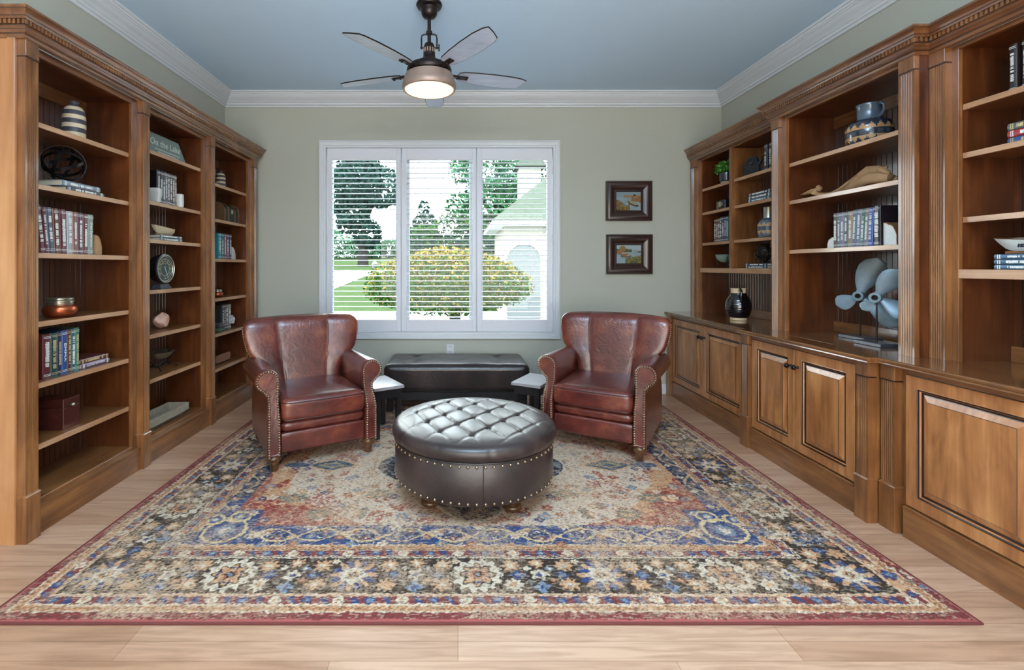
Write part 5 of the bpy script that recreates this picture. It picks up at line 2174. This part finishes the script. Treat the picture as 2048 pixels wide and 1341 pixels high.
pvase('blue pitcher with zigzag tan pattern and loop handle, middle hutch top shelf', 'patterned_pitcher', 'pitcher', (2.515, 2.905, 2.0475),
      [(.085, 0), (.100, .004), (.112, .030), (.117, .070), (.116, .110), (.106, .138), (.085, .152), (.066, .158)], .012, .128, 17, ['navy', 'ochre', 'slate'],
      [(.066, .156), (.062, .170), (.062, .235), (.068, .250), (.066, .254), (.058, .252), (.055, .20), (.04, .17)],
      ([(.0, -.060, .238), (.0, -.085, .242), (.0, -.102, .225), (.0, -.102, .198), (.0, -.088, .175), (.0, -.066, .165)], [.009, .009, .008, .008, .009, .010]))
pvase('blue bottle vase with tan zigzag bands in the right cubby of the far hutch', 'patterned_vase', 'vase', (2.515, 3.845, 1.5475),
      [(.062, 0), (.072, .004), (.078, .030), (.079, .080), (.077, .110), (.068, .135), (.050, .150), (.036, .160)], .020, .125, 12, ['bluegl', 'ochre', 'slate'],
      [(.038, .158), (.036, .175), (.036, .240), (.039, .246), (.035, .248), (.030, .20), (.02, .18)])

# black jug
r_ = thing('glazed_jug', 'glossy black ribbed jug with unglazed cream rim on the worktop by the far hutch', 'jug', (2.42, 4.10, .8505))
pr = [(.058, 0), (.062, .002), (.064, .022)]
mb = MB()
mb.lathe(pr + [(.06, .024)], n=48)
mb.build('base_ring', 'cream', r_, True, smooth=50)
body = [(.062, .022)]
for k in range(1, 40):
    t = k / 40
    z = .022 + .205 * t
    r = .060 + .043 * math.sin(PI * min(1, t * .98 + .05)) ** .75 + .0009 * math.sin(t * 60)
    body.append((r, z))
mb = MB()
mb.lathe(body + [(.062, .232), (.056, .236)], n=56)
mb.build('body', 'jetgl', r_, True, smooth=70)
mb = MB()
mb.lathe([(.058, .233), (.058, .262), (.062, .270), (.060, .273), (.054, .270), (.052, .235)], n=48)
mb.build('rim', 'cream', r_, True, smooth=50)
mb = MB()
mb.tube([(-.02, -.052, .255), (-.03, -.075, .270), (-.035, -.095, .262), (-.038, -.104, .235), (-.036, -.102, .200), (-.03, -.094, .170)], [.010, .011, .011, .011, .010, .009], 12)
mb.build('handle', 'jetgl', r_, True, smooth=60)

# driftwood
r_ = thing('driftwood', 'long twisted piece of driftwood on the second shelf of the middle hutch', 'driftwood', (2.50, 3.05, 1.7805))
base = Vector((2.50, 3.05, 1.7805))


def dwp(*a):
    return [(p[0], p[1], p[2]) for p in a]


mb = MB()
mb.tube(dwp((-.02, .19, .060), (-.03, .225, .062), (-.035, .238, .040), (-.025, .215, .020), (-.01, .17, .015), (0, .12, .018), (0, .06, .034), (.0, .0, .058), (.01, -.05, .082), (.02, -.10, .105)), [.008, .014, .017, .018, .015, .014, .015, .017, .021, .026], 14)
mb.tube(dwp((-.03, .215, .058), (-.04, .26, .060), (-.05, .31, .048), (-.055, .350, .040)), [.009, .008, .007, .003], 10)
mb.tube(dwp((-.03, .22, .052), (-.04, .27, .046), (-.045, .325, .030)), [.008, .007, .003], 10)
mb.tube(dwp((-.02, .195, .064), (-.02, .222, .082), (-.025, .232, .070)), [.012, .013, .006], 10)
mb.tube(dwp((.0, .05, .012), (-.01, .0, .024), (-.01, -.06, .052), (.0, -.11, .080)), [.006, .013, .020, .030], 12)
mb.tube(dwp((-.02, -.03, .010), (-.02, -.08, .030), (-.02, -.14, .050), (-.02, -.20, .060), (-.02, -.27, .052), (-.02, -.33, .040)), [.008, .024, .034, .038, .036, .024], 16)
mb.tube(dwp((.01, -.09, .095), (.01, -.15, .118), (.0, -.20, .112), (-.01, -.26, .100), (-.02, -.31, .108)), [.024, .030, .024, .018, .006], 14)
mb.tube(dwp((.02, -.12, .03), (.02, -.20, .040), (.02, -.28, .035), (.01, -.34, .030)), [.030, .036, .034, .012], 14)
mb.tube(dwp((.0, -.22, .090), (-.03, -.25, .112), (-.03, -.29, .095), (-.02, -.325, .070)), [.012, .011, .012, .010], 10)
vs = []
from mathutils import noise as mnoise
for p in mb.v:
    q = Vector(p)
    nn = mnoise.noise(q * 30) * .014 + mnoise.noise(q * 80) * .006
    q = q + Vector((nn, mnoise.noise(q * 30 + Vector((5, 5, 5))) * .010, nn))
    q.z = max(q.z, .001)
    vs.append(tuple(q))
mb.v = vs
o_ = mb.build('wood', 'drift', r_, True, smooth=80)

# boat propellers on stands


def propeller(label, loc, rzb, hub, scale, rz, blades, group, base_sz):
    r_ = thing('propeller', label, 'propeller', loc, 0, group)
    bx_, by_ = base_sz
    MB().box(-bx_, bx_, -by_, by_, 0, .020, 0, .002).build('base', 'slate', r_, True)
    hz = hub[2] - loc[2]
    rx, ry = 0, 0
    mb = MB()
    mb.tube([(rx, ry, .020), (rx, ry, hz)], .0045, 10)
    mb.build('rod', 'blackm', r_, True, smooth=50)
    HT = tr_(hub[0] - loc[0], hub[1] - loc[1], hz) @ rot('Z', rz)
    mb = MB()
    mb.lathe([(.014, -.034), (.022, -.036), (.028, -.030), (.031, 0), (.030, .024), (.029, .034), (.016, .034), (.015, .0)], T=HT @ rot('X', 90), n=28)
    mb.build('hub', 'prop', r_, True, smooth=50)
    mb = MB()
    mb.lathe([(.0155, .010), (.0155, .030), (.012, .030), (.012, .012), (1e-5, .012)], T=HT @ rot('X', 90), n=24)
    mb.build('bore', 'blackm', r_, True, smooth=50)
    for ang, ln, wd, tw in blades:
        rings = []
        for i in range(13):
            t = i / 12
            rad = .018 + ln * t
            w = wd * np.interp(t, [0, .08, .3, .55, .75, .9, .97, 1], [.34, .36, .72, .98, 1.0, .78, .46, .12])
            th = .0055 * (1 - t) + .0018
            sk = .10 * ln * math.sin(t * PI * .5) ** 2
            tt = math.radians(tw * (1 - .45 * t))
            ring_ = []
            for k in range(16):
                a = 2 * PI * k / 16
                x, y = w * math.cos(a), th * math.sin(a) + .10 * w * math.cos(a) ** 2
                ring_.append(((x * math.cos(tt) - y * math.sin(tt)) + sk, x * math.sin(tt) + y * math.cos(tt), rad))
            rings.append(ring_)
        mb = MB()
        mb.loft(rings, T=HT @ rot('Y', ang))
        mb.build('blade', 'prop', r_, True, smooth=60)


propeller('front verdigris boat propeller on a slate stand on the middle worktop', (2.455, 2.785, .8505), 0, (2.455, 2.785, 1.130), 1, -58, [(28, .175, .062, 28), (118, .150, .050, -38), (218, .085, .036, 20)], 'boat propellers on stands', (.060, .092))
propeller('rear taller verdigris boat propeller on a slate stand on the middle worktop', (2.560, 3.025, .8505), 0, (2.560, 3.025, 1.125), 1, -60, [(14, .235, .070, 25), (128, .235, .048, -30), (238, .125, .052, 16)], 'boat propellers on stands', (.060, .100))

# ------------------------------------------------------------------ outdoors


def G(y):
    return -.45 if y < 12 else -.45 + (y - 12) * .0604


M['grass'] = plain('lawn_grass', S(46, 58, 36), 0.9, spec=0.0, noise=.25, nscale=3)
M['concrete'] = plain('pale_concrete', S(130, 130, 128), 0.9, spec=0.0, noise=.05)
M['bark'] = plain('tree_bark', S(34, 32, 32), 0.9, spec=0.0, noise=.3)


def ground(name, x0, x1, ys, dz, mat_):
    mb = MB()
    mb.loft([[(x0, y, G(y) + dz), (x1, y, G(y) + dz)] for y in ys], closed=False, cap=(False, False))
    return struct(mb.build(name, mat_))


ground('lawn', -60, 60, [5.3, 12, 30, 45, 62], 0, 'grass')
ground('driveway', -40, -6, [17, 26, 36], .02, 'concrete')
ground('road_strip', -5.99, 20, [33, 35.6], .02, 'concrete')
ground('footpath', -20, 20, [12.4, 16], .02, 'concrete')


def foliage(mb, blobs, n, size, seed, mats=1, top=None):
    g = np.random.default_rng(seed)
    vol = np.array([b[3] ** 2 for b in blobs])
    pick = g.choice(len(blobs), n, p=vol / vol.sum())
    B_ = np.array([(b[0], b[1], b[2], b[3], (b[4] if len(b) > 4 else 1)) for b in blobs])[pick]
    d = g.normal(size=(n, 3))
    d /= np.linalg.norm(d, axis=1)[:, None]
    r = g.uniform(.55, 1.05, n) ** .5
    c = B_[:, :3] + d * (r * B_[:, 3])[:, None] * np.stack([np.ones(n), np.ones(n), B_[:, 4]], 1)
    a = g.normal(size=(n, 3))
    a /= np.linalg.norm(a, axis=1)[:, None]
    b = np.cross(a, g.normal(size=(n, 3)))
    b /= np.linalg.norm(b, axis=1)[:, None]
    s_ = g.uniform(.6, 1.2, n)[:, None] * size
    P = np.stack([c - a * s_, c + b * s_ * .55, c + a * s_, c - b * s_ * .55], 1).reshape(-1, 3)
    k = len(mb.v)
    mb.v.extend(map(tuple, P.tolist()))
    mb.f.extend((k + 4 * i, k + 4 * i + 1, k + 4 * i + 2, k + 4 * i + 3) for i in range(n))
    if mats == 1:
        mb.m.extend([0] * n)
    else:
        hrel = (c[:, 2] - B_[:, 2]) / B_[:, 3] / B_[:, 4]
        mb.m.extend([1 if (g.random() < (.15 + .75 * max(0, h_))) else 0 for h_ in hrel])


def tree(name, label, cat, base, trunk, blobs, n, size, seed, mats, group=None):
    r_ = thing(name, label, cat, base, 0, group)
    mb = MB()
    mb.tube([(base[0], base[1], base[2] - .1)] + trunk[0], trunk[1], 10)
    for b in blobs[:5]:
        mb.tube([trunk[0][-1], (b[0], b[1], b[2])], [trunk[1][-1] * .8, trunk[1][-1] * .25], 6)
    mb.build('trunk', 'bark', r_, smooth=60)
    mb = MB()
    foliage(mb, blobs, n, size, seed, len(mats))
    mb.build('foliage', mats, r_, recalc=False)
    return r_


M['lf_dark'] = plain('dark_blue_green_leaf', S(24, 44, 38), 0.9, spec=0.0, noise=.3, nscale=2)
M['lf_mid'] = plain('fresh_green_leaf', S(38, 72, 44), 0.9, spec=0.0, noise=.3, nscale=2)
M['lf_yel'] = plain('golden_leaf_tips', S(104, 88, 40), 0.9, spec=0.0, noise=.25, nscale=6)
M['lf_bush'] = plain('deep_bush_leaf', S(36, 62, 26), 0.9, spec=0.0, noise=.3, nscale=5)
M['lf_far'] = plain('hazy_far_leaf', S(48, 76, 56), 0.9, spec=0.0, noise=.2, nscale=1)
tree('shade_tree', 'large dark leafy tree seen through the left shutter panel', 'tree', (-8.4, 42, G(42)), ([(-8.4, 42, 3.5), (-8.3, 42, 5.2)], [.5, .4, .3]),
     [(-8.8, 42, 8.8, 2.4), (-6.8, 42, 8.3, 1.9), (-10.6, 42, 8.0, 2.0), (-8.4, 42, 10.2, 1.5), (-9.2, 42, 6.0, 1.5), (-8.0, 42, 4.2, 1.3), (-9.6, 41, 5.0, .9)], 9000, .22, 1, ['lf_dark'])
tree('leafy_tree', 'tall bright green tree seen beside the neighbouring roof', 'tree', (1.9, 24, G(24)), ([(1.9, 24, 2.2), (1.9, 24, 3.6)], [.3, .25, .2]),
     [(2.0, 24, 6.6, 2.0), (1.6, 24, 4.2, 1.6), (4.0, 25, 7.0, 2.2), (.35, 24, 6.3, .85), (.15, 24, 4.3, .8), (1.8, 24, 2.6, 1.1), (3.2, 24, 4.0, 1.5)], 11000, .13, 2, ['lf_mid'])
tree('conifer', 'small pointed evergreen tree in the middle distance', 'tree', (-2.5, 35, G(35)), ([(-2.5, 35, 3.0), (-2.5, 35, 5.5)], [.2, .15, .06]),
     [(-2.5, 35, 5.6, .45, 1.4), (-2.45, 35, 4.5, .9, .9), (-2.6, 35, 3.4, 1.3, .8), (-3.4, 35, 2.6, 1.1, .8)], 3500, .14, 3, ['lf_dark'])
tree('garden_shrub', 'broad grey green shrub behind the round maple', 'shrub', (-.8, 19, G(19)), ([(-.8, 19, 1.0), (-.7, 19, 1.6)], [.12, .1, .06]),
     [(-1.4, 19, 2.1, .9), (-.3, 19, 2.4, 1.0), (.5, 19, 2.2, .95), (-.6, 19, 1.5, 1.0), (.2, 19, 1.4, 1.0)], 6000, .09, 4, ['lf_dark', 'lf_bush'])
tree('weeping_maple', 'round golden green weeping maple just outside the window', 'shrub', (-.06, 8.6, -.45), ([(-.06, 8.6, .1), (-.05, 8.6, .7)], [.13, .11, .09]),
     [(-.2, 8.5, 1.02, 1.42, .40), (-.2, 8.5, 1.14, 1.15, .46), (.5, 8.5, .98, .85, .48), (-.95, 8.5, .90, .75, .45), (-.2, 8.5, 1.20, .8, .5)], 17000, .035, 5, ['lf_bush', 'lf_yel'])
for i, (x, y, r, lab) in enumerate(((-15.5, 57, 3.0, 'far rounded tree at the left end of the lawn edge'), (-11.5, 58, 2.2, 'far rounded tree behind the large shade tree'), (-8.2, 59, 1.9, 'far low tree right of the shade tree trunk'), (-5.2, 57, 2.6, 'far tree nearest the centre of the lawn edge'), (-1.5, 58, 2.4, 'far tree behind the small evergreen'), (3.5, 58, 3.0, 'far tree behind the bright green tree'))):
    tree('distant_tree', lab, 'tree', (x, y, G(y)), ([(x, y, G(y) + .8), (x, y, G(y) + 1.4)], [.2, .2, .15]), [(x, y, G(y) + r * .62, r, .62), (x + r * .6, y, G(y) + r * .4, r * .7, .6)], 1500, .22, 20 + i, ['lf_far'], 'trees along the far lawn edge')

# lantern post
r_ = thing('lamp_post', 'small black garden lantern post on the lawn', 'lamp', (-3.85, 22, G(22)))
mb = MB()
z = G(22)
mb.tube([(-3.85, 22, z), (-3.85, 22, 1.14)], .035, 10)
mb.build('post', 'black', r_, smooth=50)
mb = MB()
mb.lathe([(.05, 1.13), (.09, 1.16), (.13, 1.40), (.15, 1.42), (.10, 1.50), (.03, 1.58), (1e-4, 1.64)], (-3.85, 22, 0), 8)
mb.build('lantern', 'slate', r_)

# neighbouring house wing
r_ = thing('house_wing', 'pale brick house wing with sloping roof and arched recess seen through the right shutter', 'house', (4.5, 17, G(14)))
z0 = -.6
mb = MB().box(1.36, 10, 14.0, 17.6, z0, 2.55)
pp = plain('pale_painted_brick', S(112, 110, 102), .8, spec=0.0, noise=.05, nscale=8)
wl_ = mb.build('wall', pp, r_)
roof = plain('grey_shingles', S(60, 66, 58), .8, spec=0.0, noise=.15, nscale=6)
mb = MB()
e = (.96, 13.6, 10.4, 17.9)
R1 = [(e[0], e[1], 2.64), (e[2], e[1], 2.64), (e[2], e[3], 2.64), (e[0], e[3], 2.64)]
R2 = [(4.6, 15.6, 5.6), (8.0, 15.6, 5.6), (8.0, 15.9, 5.6), (4.6, 15.9, 5.6)]
mb.loft([R1, R2])
mb.build('roof', roof, r_)
mb = MB().box(e[0] + .01, e[2] - .01, e[1] + .01, e[3] - .01, 2.50, 2.635, 0, .02)
mb.build('eave', 'white', r_)
mb = MB()
arc = [(1.45, z0), (2.42, z0)] + [(1.935 + .485 * math.cos(a), 1.55 + .42 * math.sin(a)) for a in np.linspace(0, PI, 16)]
mb.loft([[(x, y, z) for x, z in arc] for y in (13.97, 14.0)])
ar = mb.build('arched_door', plain('grey_door_paint', S(60, 66, 68), .6), r_)
mb = MB()
mb.tube([(1.935 + .51 * math.cos(a), 13.96, 1.55 + .445 * math.sin(a)) for a in np.linspace(0, PI, 20)], .035, 8)
mb.build('arch_trim', 'tray', r_, smooth=60)
mb = MB().box(2.0, 2.7, 15.4, 16.0, 3.4, 4.6)
mb.build('dormer', pp, r_)
mb = MB()
mb.loft([[(1.85, y, 4.55), (2.85, y, 4.55), (2.35, y, 5.2)] for y in (15.2, 16.3)])
mb.build('dormer_roof', roof, r_)
